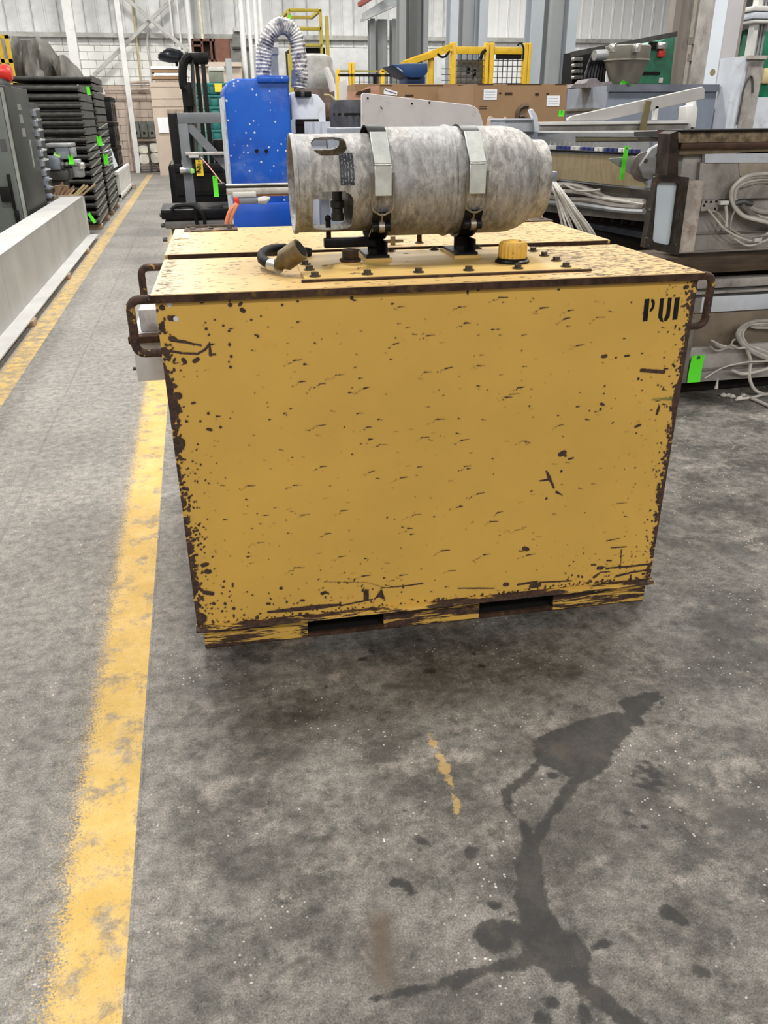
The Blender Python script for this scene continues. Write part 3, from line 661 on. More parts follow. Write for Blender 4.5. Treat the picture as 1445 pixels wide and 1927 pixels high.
# valve inside the collar
vx = U0 + .135
vv = MB().tube([(vx + .055, 0, 0), (vx - .01, 0, 0)], .018, 14).build('valve', BRASS, tank)
M_VALVE = pm('dark_valve_metal', (.05, .048, .045), .4, .7)
MB().lathe([(.017, -.100), (.019, -.098), (.019, -.080), (.016, -.078), (.016, -.066), (.021, -.062), (.021, -.046), (.015, -.042), (.015, .015)], (vx - .005, -.03, .0), 'z', 18).build('outlet', M_VALVE, vv)
MB().cyl((vx - .005, -.03, .012), (vx - .005, -.03, .030), .020, 12).build('handwheel', M_VALVE, vv)
# data plate: black, printed
t = NT('black_data_plate'); v = t.obj(); ln = t.noise(t.mapping(v, (300, 90, 160)), 1.0, 3, .6); rows = t.math('GREATER_THAN', t.math('FRACT', t.math('MULTIPLY', t.sep(v)[0], 120)), .45)
M_PLATE = t.out(t.mix(t.math('MULTIPLY', t.math('MULTIPLY', t.ss(ln, .52, .58), rows), .8), (.012, .014, .022), (.32, .33, .35)), .45)
mb = MB(); pa = [(.90, 1.70)]
ks = np.linspace(.88, 1.54, 10); pts = [(-(rO + .0016)*math.sin(a), (rO + .0016)*math.cos(a)) for a in ks]
for (ya, za), (yb, zb_) in zip(pts[:-1], pts[1:]): mb.add([(U0+.128, ya, za), (U0+.168, ya, za), (U0+.168, yb, zb_), (U0+.128, yb, zb_)], [(0,1,2,3)])
mb.build('data_plate', M_PLATE, tank)
# cradle: parts of the box (bolted to its cover plate)
M_GALV = pm('galvanised_latch', (.60, .62, .60), .42, .6, .15, 25, (.30, .29, .22), .4, 12)
M_WIRE = pm('latch_wire', (.30, .27, .22), .4, .8)
def ring(u, w, a0, a1, r0, r1, n=40):
    mb = MB(); A = np.linspace(a0, a1, n); P = [(math.sin(a), math.cos(a)) for a in A]
    b = 0
    for (s_, c_) in P:
        for (r, uu) in ((r0, u), (r1, u), (r1, u + w), (r0, u + w)): mb.v.append((uu, TC.y - r*s_, TC.z + r*c_))
    for i in range(n - 1):
        for k in range(4): l = (k+1) % 4; mb.f.append((i*4+k, i*4+l, i*4+4+l, i*4+4+k))
    mb.f.append((0,1,2,3)); mb.f.append(tuple((n-1)*4 + k for k in (3,2,1,0))); return mb
for (uc, foot) in ((.632, .645), (.905, .905)):
    w = .052; u0 = uc - w/2; R0, R1 = TR + .0015, TR + .0055
    cr = ring(u0, w, -PI*1.35 + .0, .62, R0, R1, 60).build('strap', M_BLACKP, ybox)      # far side, over the top
    ring(u0, w, 2.05, PI*1.12, R0, R1 + .004, 30).build('saddle_band', M_BLACKP, cr)
    # latch plate on the viewer's side: flat plate bent at two thirds
    def on(a, r=TR + .012): return Vector((0, TC.y - r*math.sin(a), TC.z + r*math.cos(a)))
    lm = MB(); A = [.55, 1.22, 1.245, 1.72]; rad = [TR + .010, TR + .018, TR + .018, TR + .012]; q = [on(a, r) for a, r in zip(A, rad)]
    for i in range(3):
        a_, b_ = q[i], q[i+1]; nrm = Vector((0, -math.sin((A[i]+A[i+1])/2), math.cos((A[i]+A[i+1])/2)))*.004
        lm.prism([(u0 + .002, a_.y, a_.z), (u0 + w - .002, a_.y, a_.z), (u0 + w - .002, b_.y, b_.z), (u0 + .002, b_.y, b_.z)], nrm)
    lm.build('latch_plate', M_GALV, cr, .0012, seg=1)
    wr = [Vector((u0 - .004, *on(1.35, TR + .014).yz)), Vector((u0 - .004, *on(1.9).yz)), Vector((u0 + .010, *on(2.02).yz)), Vector((uc, *on(2.06).yz)), Vector((u0 + w - .010, *on(2.02).yz)), Vector((u0 + w + .004, *on(1.9).yz)), Vector((u0 + w + .004, *on(1.35, TR + .014).yz))]
    MB().tube(smooth_path(wr, 5), .0032, 8).build('latch_loop', M_WIRE, cr)
    MB().tube([(uc, *on(2.04).yz), (uc, *on(2.30).yz)], .0036, 8).build('tension_rod', M_WIRE, cr)
    e = on(2.30, TR + .016); MB().cyl((u0, e.y, e.z), (u0 + w, e.y, e.z), .0145, 14).build('strap_barrel', M_BLACKP, cr); MB().cyl((uc - .008, e.y - .002, e.z), (uc + .008, e.y - .002, e.z), .0165, 12).build('barrel_nut', M_WIRE, cr)
    # foot: upright, base plate, yellow pad
    ft = MB().box(uc - .020, uc + .026, TC.y - .004, TC.y + .004, PT + .012, TC.z - TR + .004).build('cradle_foot', M_BLACKP, ybox); MB().box(uc + .022, uc + .028, TC.y - .075, TC.y + .06, PT + .012, TC.z - TR - .010).build('gusset', M_BLACKP, ft)
    MB().box(uc - .040, uc + .030, TC.y - .095, TC.y + .06, PT + .008, PT + .016).build('base_plate', M_BLACKP, ft, .001, seg=1); MB().box(uc - .046, uc + .036, TC.y - .105, TC.y + .07, PT, PT + .008).build('pad', M_YCLEAN, ft)
    MB().cyl((uc - .015, TC.y - .06, PT + .016), (uc - .015, TC.y - .06, PT + .030), .012, 6).build('foot_bolt', M_BLACKM, ft)
# arm that locates the collar
ar = MB().box(.475, .632, TC.y - .035, TC.y - .005, 1.150, 1.178).build('locating_arm', M_BLACKP, ybox, .004)
MB().cyl((.490, TC.y - .02, 1.17), (.490, TC.y - .02, 1.232), .008, 10).build('locating_pin', M_BLACKP, ar); MB().lathe([(.008, 0), (.010, .004), (.008, .012), (.001, .016)], (.490, TC.y - .02, 1.228), n=12).build('pin_cap', M_BLACKM, ar)
# small odds on the rear lid
u, w = LP(806, 468, ZT + .018); MB().lathe([(.016, 0), (.009, .006), (.008, .04), (.011, .075)], (u, .68, ZT + .018), n=12).build('lifting_pin', M_RUSTY, ybox)
u = .735; o = MB().tube([(u - .03, .66, ZT + .03), (u + .035, .66, ZT + .03)], .006, 8).build('wing_nut', M_WIRE, ybox); MB().cyl((u, .66, ZT + .018), (u, .66, ZT + .045), .009, 10).build('stud', M_WIRE, o)
# ------------------------------------------------------------------ world-space building helpers
WROOT = set()
def thing_w(name, label, cat, base, group=None):
    """a thing whose parts are given in world coordinates; the Empty sits at its base"""
    o = thing(name, label, cat, base, 0.0, group); WROOT.add(o.name); return o
def wb(mb, name, mat, parent=None, bevel=0.0, smooth=True, seg=2):
    o = mb.build(name, mat, parent, bevel, smooth, seg)
    if parent is not None and parent.name in WROOT: o.matrix_parent_inverse = Matrix.Translation(-Vector(parent.location))
    return o
def ext(x0, y0, x1, y1, Y):
    """photo rectangle at depth Y -> (X0, X1, Z0, Z1)"""
    ym, xm = (y0 + y1)/2, (x0 + x1)/2
    return PY(x0, ym, Y).x, PY(x1, ym, Y).x, PY(xm, y1, Y).z, PY(xm, y0, Y).z
def pb(x0, y0, x1, y1, Y, D, mb=None, z0=None, z1=None):
    a, b, c, d = ext(x0, y0, x1, y1, Y); mb = mb or MB()
    return mb.box(a, b, Y, Y + D, c if z0 is None else z0, d if z1 is None else z1)
def single(mb, name, mat, label, cat, group=None, bevel=0.0, smooth=True):
    return tag(mb.build(name, mat, None, bevel, smooth), label, cat, group)
M_DUCT = pm('pale_grey_sheet', (.40, .39, .365), .5, .1, .08, 2.5, (.26, .25, .22), .3, 1.5)
M_DUCTTOP = pm('pale_grey_sheet_top', (.46, .46, .45), .45, .1, .10, 3)
M_WOOD = pm('raw_wood', (.34, .24, .15), .8, 0, .3, 12, None, 0, 3, 0, (1, 6, 1))
M_WOODG = pm('weathered_wood', (.28, .23, .18), .85, 0, .3, 12)
M_CABG = pm('grey_green_cabinet', (.105, .12, .11), .5, .1, .10, 3)
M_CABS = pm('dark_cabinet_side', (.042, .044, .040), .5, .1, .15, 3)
M_STEEL = pm('grey_steel', (.33, .34, .35), .42, .4, .2, 8)
M_DSTEEL = pm('dark_steel', (.075, .075, .073), .5, .4, .3, 10)
M_CHROME = pm('bright_metal', (.70, .70, .68), .25, .9, .1, 8)
M_TRAY = pm('grey_black_tray_rail', (.040, .040, .037), .45, .2, .30, 9, (.10, .095, .085), .3, 5)
M_TRAYS = pm('tray_side_plate', (.075, .073, .066), .55, .3, .30, 12, (.20, .18, .15), .35, 10)
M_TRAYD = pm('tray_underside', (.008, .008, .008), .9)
M_WHITE = pm('off_white_paint', (.62, .62, .60), .5, 0, .10, 5, (.34, .33, .31), .3, 4)
M_WHITEB = pm('bluish_white_steel', (.56, .60, .67), .45, 0, .10, 5, (.30, .28, .26), .3, 5)
M_YSAFE = pm('safety_yellow', (.68, .43, .015), .5, 0, .12, 8, (.32, .18, .02), .3, 8)
M_YTAG = pm('yellow_tag', (.86, .62, .04), .6, 0, .06, 30)
t = NT('fluorescent_green_tag'); M_GTAG = t.out((.11, .88, .025), .55); t.bsdf.inputs['Coat Weight'].default_value = .15
M_GTAGP = pm('green_tag_pale_edge', (.45, .92, .25), .6)
M_TEAL = pm('teal_plastic', (.010, .155, .145), .5, 0, .2, 8)
M_GREENM = pm('green_machine_paint', (.008, .13, .065), .45, 0, .25, 6, (.01, .05, .03), .4, 4)
M_BROWN = pm('brown_stained_wood', (.085, .032, .018), .5, 0, .3, 8, None, 0, 3, 0, (1, 1, 5))
M_CARD = pm('brown_cardboard', (.27, .165, .085), .8, 0, .07, 3)
M_CARDD = pm('cardboard_shadow_cut', (.05, .03, .018), .9)
M_PAPER = pm('white_paper', (.74, .76, .80), .8, 0, .04, 8)
M_BLUE = pm('blue_gelcoat', (.004, .075, .46), .34, 0, .12, 3, (.10, .18, .48), .25, 2.5)
M_BEIGE = pm('beige_painted_panel', (.47, .39, .32), .65, 0, .06, 3, (.36, .30, .24), .3, 2)
M_RED = pm('red_plastic', (.62, .03, .02), .35)
M_ORANGE = pm('salmon_hose', (.68, .24, .13), .5, 0, .12, 20)
M_CABLE = pm('grey_cable', (.36, .34, .31), .55, 0, .2, 20, (.20, .18, .15), .4, 10)
M_CABLEW = pm('pale_cable', (.56, .54, .50), .5, 0, .15, 20)
M_GREYP = pm('blue_grey_paint', (.23, .255, .30), .5, .1, .12, 4, (.14, .13, .12), .3, 4)

tag_n = [0]
def green_tag(px, py, w, h, Y, label, tilt=0.0, mat=None, thick=.0012):
    """hanging fluorescent tag: thin curled card with an eyelet; px,py = top centre"""
    p = PY(px, py, Y); s = 1 / (F_PX / (ray(px, py).dot(C_F) * Y / ray(px, py).y)); W, H = w*s, h*s
    mb = MB(); n = 6
    rows = []
    for i in range(n + 1):
        f = i/n; rows.append((f, .12*W*math.sin(f*2.4)))
    for k in range(n):
        (f0, d0), (f1, d1) = rows[k], rows[k+1]
        a = [Vector((x, d, -f*H)) for (f, d) in ((f0, d0), (f1, d1)) for x in (-W/2, W/2)]
        mb.add([a[0], a[1], a[3], a[2]] + [q + Vector((0, thick, 0)) for q in (a[0], a[1], a[3], a[2])], [(0,1,2,3),(7,6,5,4),(0,4,5,1),(1,5,6,2),(2,6,7,3),(3,7,4,0)])
    root = thing('hang_tag', label, 'tag', (p.x, Y, p.z), 0.0, 'fluorescent hang tags'); root.rotation_euler = (0, tilt, 0)
    mb.build('card', mat or M_GTAG, root)
    MB().lathe([(W*.05, -thick*2), (W*.12, -thick*2), (W*.12, thick*2.5), (W*.05, thick*2.5)], (0, -.001, -H*.07), 'y', 12, True).build('eyelet', M_DSTEEL, root)
    return root

# ------------------------------------------------------------------ left side of the aisle
tr_ = thing_w('steel_trough', 'long pale grey steel channel lying on wood blocks beside the aisle', 'steel channel', (-1.65, 9.1, 0))
for (y0, y1) in ((3.6, 6.90), (6.905, 9.33), (9.335, 12.35)):
    o = wb(MB().box(-1.535, -1.53, y0, y1, .06, .565), 'side_sheet', M_DUCT, tr_); wb(MB().box(-1.80, -1.525, y0, y1, .565, .572), 'top_sheet', M_DUCTTOP, tr_)
wb(MB().box(-1.80, -1.795, 3.6, 12.35, .06, .565), 'rear_sheet', M_DUCT, tr_)
wb(MB().box(-1.80, -1.40, 3.55, 12.45, .052, .064), 'bottom_lip', M_DUCTTOP, tr_)
wb(MB().box(-1.79, -1.535, 3.60, 3.615, .064, .565), 'end_sheet', M_DUCT, tr_)
wb(MB().box(-1.79, -1.535, 12.33, 12.345, .064, .565), 'end_sheet', M_DUCT, tr_)
wb(MB().box(-1.545, -1.50, 12.35, 12.37, .064, .565), 'end_flange', M_DUCTTOP, tr_)
for i, y in enumerate((6.95, 9.15, 11.0, 4.2)):
    single(MB().box(-1.82, -1.385, y, y + .14, 0, .052), 'wood_block', M_WOOD, ('wood block under the near end of the grey channel', 'wood block under the middle of the grey channel', 'wood block under the far end of the grey channel', 'wood block under the end of the grey channel nearest the camera')[i], 'wood block', 'blocks under the grey channel', .004)

# electrical cabinet
CX1, CY0, CY1 = -1.86, 10.2, 11.55
cb = thing_w('electrical_cabinet', 'tall dark grey electrical cabinet at the left edge behind the channel', 'cabinet', (-2.4, 10.9, 0))
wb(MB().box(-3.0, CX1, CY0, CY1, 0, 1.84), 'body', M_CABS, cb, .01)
d_ = wb(MB().box(-2.98, CX1 - .05, CY0 - .03, CY0, .1, 1.80), 'door', M_CABG, cb, .006)
wb(MB().box(CX1 - .045, CX1 - .015, CY0 - .035, CY0, .05, 1.82), 'door_edge', pm('pale_door_edge', (.27, .28, .26), .5), cb)
wb(pb(18, 328, 24, 395, CY0 - .06, .03), 'door_handle', M_BLACKM, d_, .006); wb(pb(28, 396, 37, 425, CY0 - .06, .03), 'handle_grip', M_BLACKM, d_, .006)
wb(pb(0, 262, 12, 285, CY0 - .034, .004), 'name_plate', pm('grey_plate', (.075, .075, .073), .5), d_); wb(pb(0, 352, 20, 380, CY0 - .09, .06), 'latch_box', M_BLACKM, d_, .006)
for (z, h) in ((1.64, .06), (1.52, .09), (1.38, .09)): wb(MB().box(CX1, CX1 + .004, 10.72, 10.92, z - h/2, z + h/2), 'label_plate', pm('etched_label', (.20, .20, .19), .5), cb)
wb(MB().box(CX1, CX1 + .01, 11.05, 11.10, 1.0, 1.3), 'trim_strip', M_STEEL, cb)
bk = thing_w('beacon_light', 'red beacon light on top of the electrical cabinet', 'beacon', (-2.0, 10.55, 1.84))
p = PY(8, 140, 10.5); wb(MB().lathe([(.10, -.02), (.10, .02), (.07, .06)], (p.x - .06, 10.55, 1.86), n=20), 'beacon_base', M_DSTEEL, bk); wb(MB().lathe([(.075, -.075), (.085, -.05), (.085, .02), (.06, .05), (.001, .055)], (p.x + .02, 10.55, 1.965), 'x', 20), 'beacon_lens', M_RED, bk); wb(MB().lathe([(.08, -.09), (.095, -.06), (.09, 0)], (p.x - .06, 10.55, 1.965), 'x', 20), 'beacon_ring', M_CHROME, bk)

# rack of breakers behind the cabinet
rk = thing_w('breaker_rack', 'black rack of breakers and terminals behind the electrical cabinet', 'electrical rack', (-2.0, 12.0, 0))
wb(MB().box(-2.35, -1.90, 11.75, 12.5, 0, 1.70), 'rack_frame', M_CABS, rk, .008)
for k in range(8):
    z = 1.60 - k*.115; wb(MB().box(-2.28, -1.93, 11.70, 11.75, z - .05, z + .035), 'breaker', M_BLACKM, rk, .006); wb(MB().box(-1.90, -1.87, 11.78, 11.98, z - .045, z + .03), 'breaker_side', M_GREYP, rk)
for k in range(7):
    z = 1.61 - k*.115; wb(MB().prism([(-1.87, 11.85, z), (-1.80, 11.86, z + .012), (-1.80, 11.88, z + .02), (-1.87, 11.9, z + .03)], (0, .02, .008)), 'terminal_tab', M_CHROME, rk)
for k in range(6):
    z = .80 - k*.10; wb(MB().box(-1.90, -1.84, 11.80, 11.95, z, z + .05), 'terminal_block', M_GREYP, rk, .004); wb(MB().cyl((-1.84, 11.87, z + .025), (-1.80, 11.87, z + .025), .012, 8), 'connector', M_STEEL, rk)
# pump motors in front of the tray stack
pu = thing_w('pump_unit', 'grey motor and pump unit in front of the stacked trays', 'pump unit', (-1.75, 12.85, 0))
Yp = 12.75
wb(pb(84, 270, 134, 277, Yp, .5), 'top_bar', M_STEEL, pu, .01); wb(pb(86, 279, 110, 287, Yp + .1, .3), 'manifold', M_DSTEEL, pu, .01); wb(pb(104, 276, 131, 300, Yp + .02, .35), 'motor_block', M_GREYP, pu, .015)
wb(pb(87, 293, 113, 320, Yp - .05, .3), 'valve_block', pm('zinc_block', (.22, .25, .29), .4, .5), pu, .012); wb(pb(131, 278, 140, 296, Yp, .25), 'cover', M_STEEL, pu, .01)
wb(pb(84, 320, 130, 340, Yp, .45), 'base_casting', M_DSTEEL, pu, .015); wb(pb(132, 300, 150, 312, Yp - .02, .2), 'side_motor', M_STEEL, pu, .01); wb(pb(137, 312, 156, 334, Yp, .2), 'gearbox', M_STEEL, pu, .012); wb(pb(146, 306, 158, 318, Yp - .05, .12), 'flange', M_CHROME, pu, .006)
for x in (118, 126): a = PY(x, 308, Yp - .06); wb(MB().cyl((a.x, Yp - .10, a.z), (a.x, Yp, a.z), .022, 10), 'port', M_CHROME, pu)
wb(pb(90, 340, 128, 400, Yp + .05, .35, z0=0), 'pedestal', M_DSTEEL, pu)
# crate of scrap wood
sc_ = thing_w('scrap_crate', 'open crate of scrap wood beside the stacked trays', 'crate', (-1.72, 12.7, 0))
wb(pb(100, 368, 158, 440, 12.42, .25, z0=0), 'crate_body', M_WOODG, sc_, .01)
rg = random.Random(11)
for k in range(9):
    a = PY(100 + k*7, 372 - rg.uniform(0, 6), 12.47); b_ = PY(100 + k*7 + rg.uniform(8, 26), 356 - rg.uniform(0, 14), 12.52); wb(MB().bar(a, b_, rg.uniform(.02, .05), .02), 'wood_scrap', pm('scrap_%d' % k, rg.choice([(.36, .25, .12), (.42, .33, .16), (.20, .12, .07)]), .8), sc_)
wb(pb(103, 350, 128, 366, 12.55, .12), 'carton_scrap', M_CARD, sc_)

# two stacks of steel trays
def tray_mesh(x0, x1, D, h):
    r = MB().tube([(x0, .03, h*.45), (x1, .03, h*.45)], h*.31, 12).mesh('front_rail', M_TRAY)
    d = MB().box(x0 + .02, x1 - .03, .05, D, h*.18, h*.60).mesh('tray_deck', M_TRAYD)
    pl = MB().prism([(x1 - .02, .0, h*.10), (x1 - .02, D, h*.10), (x1 - .02, D, h*.78), (x1 - .02, D*.98, h*.90), (x1 - .02, .02, h*.90), (x1 - .02, 0, h*.78)], (.02, 0, 0)).mesh('side_plate', M_TRAYS)
    rb = MB().bar((x1 + .004, .04, h*.18), (x1 + .004, D - .04, h*.80), .012, .02, (1, 0, 0)).mesh('diagonal_rib', pm('pale_rib', (.24, .23, .21), .5, .4))
    return r, d, pl, rb
def tray_stack(x0, x1, Y, D, h, n, where, ribs):
    ms = tray_mesh(x0, x1, D, h)
    for k in range(n):
        pos = 'lowest tray' if k == 0 else ('topmost tray' if k == n - 1 else 'tray %s' % (['second','third','fourth','fifth','sixth','seventh','eighth','ninth','tenth','eleventh','twelfth','thirteenth','fourteenth','fifteenth','sixteenth','seventeenth','eighteenth','nineteenth'][k-1] + ' from the floor'))
        o = thing('steel_tray', 'black steel %s in the %s' % (pos, where), 'tray', (0, Y, .075 + k*h), 0.0, 'stacked black steel trays')
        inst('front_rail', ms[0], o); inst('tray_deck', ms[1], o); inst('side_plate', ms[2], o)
        if k < ribs: inst('diagonal_rib', ms[3], o)
tray_stack(-2.75, -1.475, 13.5, 1.55, .1115, 17, 'nearer tall stack by the aisle', 10)
tray_stack(-2.75, -1.475, 15.5, 1.75, .1165, 18, 'farther tall stack by the aisle', 12)
for (x, y, nm) in ((-1.55, 13.6, 'nearer'), (-1.55, 16.9, 'farther')):
    single(MB().box(-2.7, x + .10, y, y + .12, 0, .075), 'timber_bearer', M_WOOD, 'timber bearer under the %s stack of black trays' % nm, 'timber', None, .004)
single(MB().box(-2.7, -1.45, 14.8, 14.92, 0, .075), 'timber_bearer', M_WOOD, 'rear timber bearer under the nearer stack of black trays', 'timber', None, .004)
single(MB().box(-2.7, -1.45, 15.7, 15.82, 0, .075), 'timber_bearer', M_WOOD, 'front timber bearer under the farther stack of black trays', 'timber', None, .004)
# third dark pile, wrapped pack and white frame
for k in range(4):
    o = thing_w('black_crate', 'black plastic crate, %s of the dark pile beyond the trays' % ('lowest', 'second', 'third', 'topmost')[k], 'crate', (-1.85, 21, k*.49), 'black crates beyond the trays')
    z = k*.49; wb(MB().box(-2.2, -1.62, 20.2, 21.6, z, z + .47), 'crate_body', M_BLACKP, o, .03)
    wb(MB().box(-2.22, -1.605, 20.18, 21.62, z + .40, z + .485), 'crate_rim', M_BLACKM, o, .01)
    for q in range(3): wb(MB().box(-1.62, -1.61, 20.3 + q*.45, 20.6 + q*.45, z + .1, z + .35), 'crate_rib', M_BLACKP, o)
wp = thing_w('wrapped_pack', 'white plastic wrapped pack on the dark bench past the trays', 'pack', (-1.56, 19.0, 0))
wb(MB().box(-1.95, -1.60, 18.6, 19.6, .0, .60), 'bench', M_BLACKM, wp)
rg = random.Random(5); mb = MB(); n = 9
for i in range(n):
    for j in range(n):
        u, w = i/(n-1), j/(n-1); e = min(u, 1-u, w, 1-w); mb.v.append((-1.96 + .38*u, 18.65 + .9*w, .62 + .40*min(1, e*5)*(.8 + .35*rg.random()) ))
for i in range(n-1):
    for j in range(n-1): mb.f.append((i*n+j, (i+1)*n+j, (i+1)*n+j+1, i*n+j+1))
wb(mb, 'wrap', pm('crinkled_wrap', (.60, .63, .70), .35, 0, .2, 14, None, 0, 3, .6), wp)
fr = thing_w('white_steel_frame', 'white steel skid frame on the floor past the trays', 'steel frame', (-1.5, 20.1, 0))
for z in (.06, .50): wb(MB().box(-1.58, -1.50, 18.5, 21.9, z, z + .06), 'rail', M_WHITE, fr)
for y in (18.5, 20.1, 21.82): wb(MB().box(-1.57, -1.51, y, y + .08, .0, .50), 'upright', M_WHITE, fr)
wb(MB().box(-1.53, -1.52, 18.58, 21.82, .12, .50), 'side_sheet', M_WHITE, fr); wb(MB().box(-1.95, -1.50, 18.42, 18.50, .50, .56), 'end_bar', M_WHITE, fr)
single(MB().box(-1.50, -1.42, 21.7, 22.0, 0, .10), 'wood_block', M_WOODG, 'wood block at the far foot of the white skid frame', 'wood block')
# tarpaulin over a heap
tp = thing_w('tarp_heap', 'grey tarpaulin draped over a tall heap behind the tray stacks', 'tarpaulin', (-3.1, 18.9, 0))
a = PY(8, 58, 18.4); b_ = PY(143, 135, 18.4); nx, nz = 44, 26; rg = random.Random(21); mb = MB()
ph = [rg.uniform(0, 6) for _ in range(12)]
for j in range(nz + 1):
    for i in range(nx + 1):
        u, v_ = i/nx, j/nz
        top = float(np.interp(u, [0, .06, .22, .36, .52, .60, .68, .80, .90, 1], [2.5, 2.86, 2.96, 2.86, 2.93, 2.90, 2.66, 2.62, 2.50, 2.25])) + .02*math.sin(u*41)
        z = top*v_; depth = .22*math.sin(u*17 + ph[0] + 3*v_) + .13*math.sin(u*31 + ph[1] - 6*v_ + 2*u*v_) + .10*math.sin(v_*19 + u*9) + .06*math.sin(u*53 + v_*15)
        back = .7*max(0, v_ - .86)**1.2*6
        mb.v.append((a.x - .25 + (b_.x - a.x + .35)*u, 18.4 + depth*.75 + back, z))
for j in range(nz):
    for i in range(nx): q = j*(nx+1) + i; mb.f.append((q, q+1, q+nx+2, q+nx+1))
wb(mb, 'tarp_sheet', pm('grey_tarpaulin', (.072, .067, .057), .55, 0, .3, 5, (.14, .13, .11), .4, 3, .5), tp)
wb(MB().box(a.x, b_.x - .5, 19.0, 20.6, 0, 2.55), 'heap', M_DSTEEL, tp)
yl = thing_w('yellow_ladder_guard', 'yellow ladder guard rail rising at the far left', 'guard rail', (-3.6, 17.3, 0))
a, b_ = PY(-4, 66, 17.2), PY(11, 66, 17.2)
for x in (a.x, b_.x): wb(MB().box(x - .03, x + .03, 17.2, 17.26, 0, a.z), 'upright', M_YSAFE, yl)
for k in range(8): z = a.z - .02 - k*.37; wb(MB().box(a.x - .25, b_.x + .03, 17.2, 17.25, z - .03, z + .03), 'rung', M_YSAFE, yl)

# ------------------------------------------------------------------ along the back wall
def pipe(name, pts, r, mat, label, cat='pipe'): return single(MB().tube(pts, r, 10), name, mat, label, cat)
def vpole(px0, py0, Y, r, name, mat, label, cat, z0=0.0, z1=8.5, square=True):
    x = PY(px0, py0, Y).x
    mb = MB().box(x - r, x + r, Y - r, Y + r, z0, z1) if square else MB().tube([(x, Y, z0), (x, Y, z1)], r, 12)
    return single(mb, name, mat, label, cat)
M_WCOL = pm('white_painted_column', (.66, .67, .66), .5, 0, .08, 3, (.42, .40, .36), .3, 2)
vpole(135, 70, 28.3, .13, 'building_column', M_WCOL, 'white wall column standing behind the tarpaulin heap', 'column')
vpole(231, 90, 28.6, .075, 'building_column', M_WCOL, 'slim white wall column between the trays and the folded chairs', 'column')
vpole(355, 35, 28.6, .085, 'drain_pipe', M_WCOL, 'white drain pipe on the wall above the lift mast', 'pipe', 3.0, 8.5, False)
vpole(378, 35, 28.7, .045, 'drain_pipe', pm('cream_pipe', (.62, .58, .46), .5), 'thin cream pipe on the wall above the wooden shelf', 'pipe', 3.0, 8.5, False)
vpole(322, 35, 28.8, .03, 'conduit_pipe', M_WCOL, 'thin grey conduit above the black covered fan', 'conduit', 3.5, 8.5, False)
vpole(336, 35, 28.8, .03, 'conduit_pipe', M_WCOL, 'thin conduit just left of the white drain pipe', 'conduit', 3.4, 8.5, False)
def brace(p0, p1, Y, label):
    a, b_ = PY(*p0, Y), PY(*p1, Y); d = (a - b_).normalized(); single(MB().bar(b_, a + d*2.2, .10, .13, (0, 1, 0)), 'cross_brace', M_GIRT, label, 'brace')
brace((322, 0), (176, 142), 28.85, 'steel cross brace rising to the right across the back wall'); brace((243, 2), (356, 98), 28.72, 'steel cross brace falling to the right across the back wall')
brace((460, 0), (310, 142), 28.75, 'faint steel brace rising behind the lift mast') if False else None
Yw = 29.0
single(MB().tube(smooth_path([PY(249, 0, Yw) + Vector((0,0,2)), PY(249, 0, Yw), PY(257, 80, Yw), PY(265, 152, Yw)], 3), .035, 8), 'gas_pipe', pm('tan_pipe', (.50, .42, .26), .5), 'thin tan pipe running down the white block wall', 'pipe')
single(MB().tube(smooth_path([PY(279, 62, Yw), PY(277, 82, Yw), PY(283, 120, Yw), PY(287, 160, Yw)], 3), .035, 8), 'conduit_pipe', M_GIRT, 'thin grey conduit beside the tan pipe on the wall', 'conduit')
M_BPIPE = pm('beige_painted_pipe', (.45, .37, .31), .5)
single(MB().tube([PY(242, 156, Yw), PY(279, 154, Yw), PY(286, 158, Yw), PY(288, 163, Yw), PY(291, 215, Yw), PY(300, 320, Yw)], .045, 8), 'conduit_run', M_BPIPE, 'beige conduit bending down beside the beige partition', 'conduit')
single(MB().tube([PY(196, 169, Yw), PY(240, 169, Yw), PY(279, 168, Yw), PY(285, 172, Yw), PY(287, 182, Yw), PY(297, 320, Yw)], .035, 8), 'conduit_run', M_BPIPE, 'lower beige conduit running level above the switch boxes', 'conduit')
single(MB().tube([PY(243, 172, Yw), PY(239, 200, Yw), PY(242, 260, Yw), PY(250, 322, Yw)], .05, 8), 'downpipe', M_BPIPE, 'beige downpipe left of the grey switch boxes', 'pipe')
single(pb(190, 167, 198, 178, 29.0, .15), 'junction_box', M_WHITE, 'small white junction box beside the dark crate pile', 'junction box', None, .01)
for k, (x0, x1) in enumerate(((250, 263), (264.5, 278), (279.5, 292))):
    o = thing_w('switch_box', 'grey switch box on the wall above the folded chairs, %s of three' % ('left', 'middle', 'right')[k], 'switch box', PY((x0 + x1)/2, 244, 28.9), 'three grey switch boxes')
    wb(pb(x0, 228, x1, 260, 28.95, .24), 'case', pm('switch_grey', (.115, .125, .115), .5), o, .02); wb(pb((x0+x1)/2 - 2, 248, (x0+x1)/2 + 2, 252, 28.92, .03), 'latch', M_BLACKM, o); wb(pb(x0 + 1, 230, x1 - 1, 258, 28.94, .012), 'door', pm('switch_door', (.13, .14, .13), .5), o)
single(pb(256, 261.5, 292, 266, 28.9, .35), 'narrow_shelf', M_WOODG, 'narrow shelf under the grey switch boxes', 'shelf')
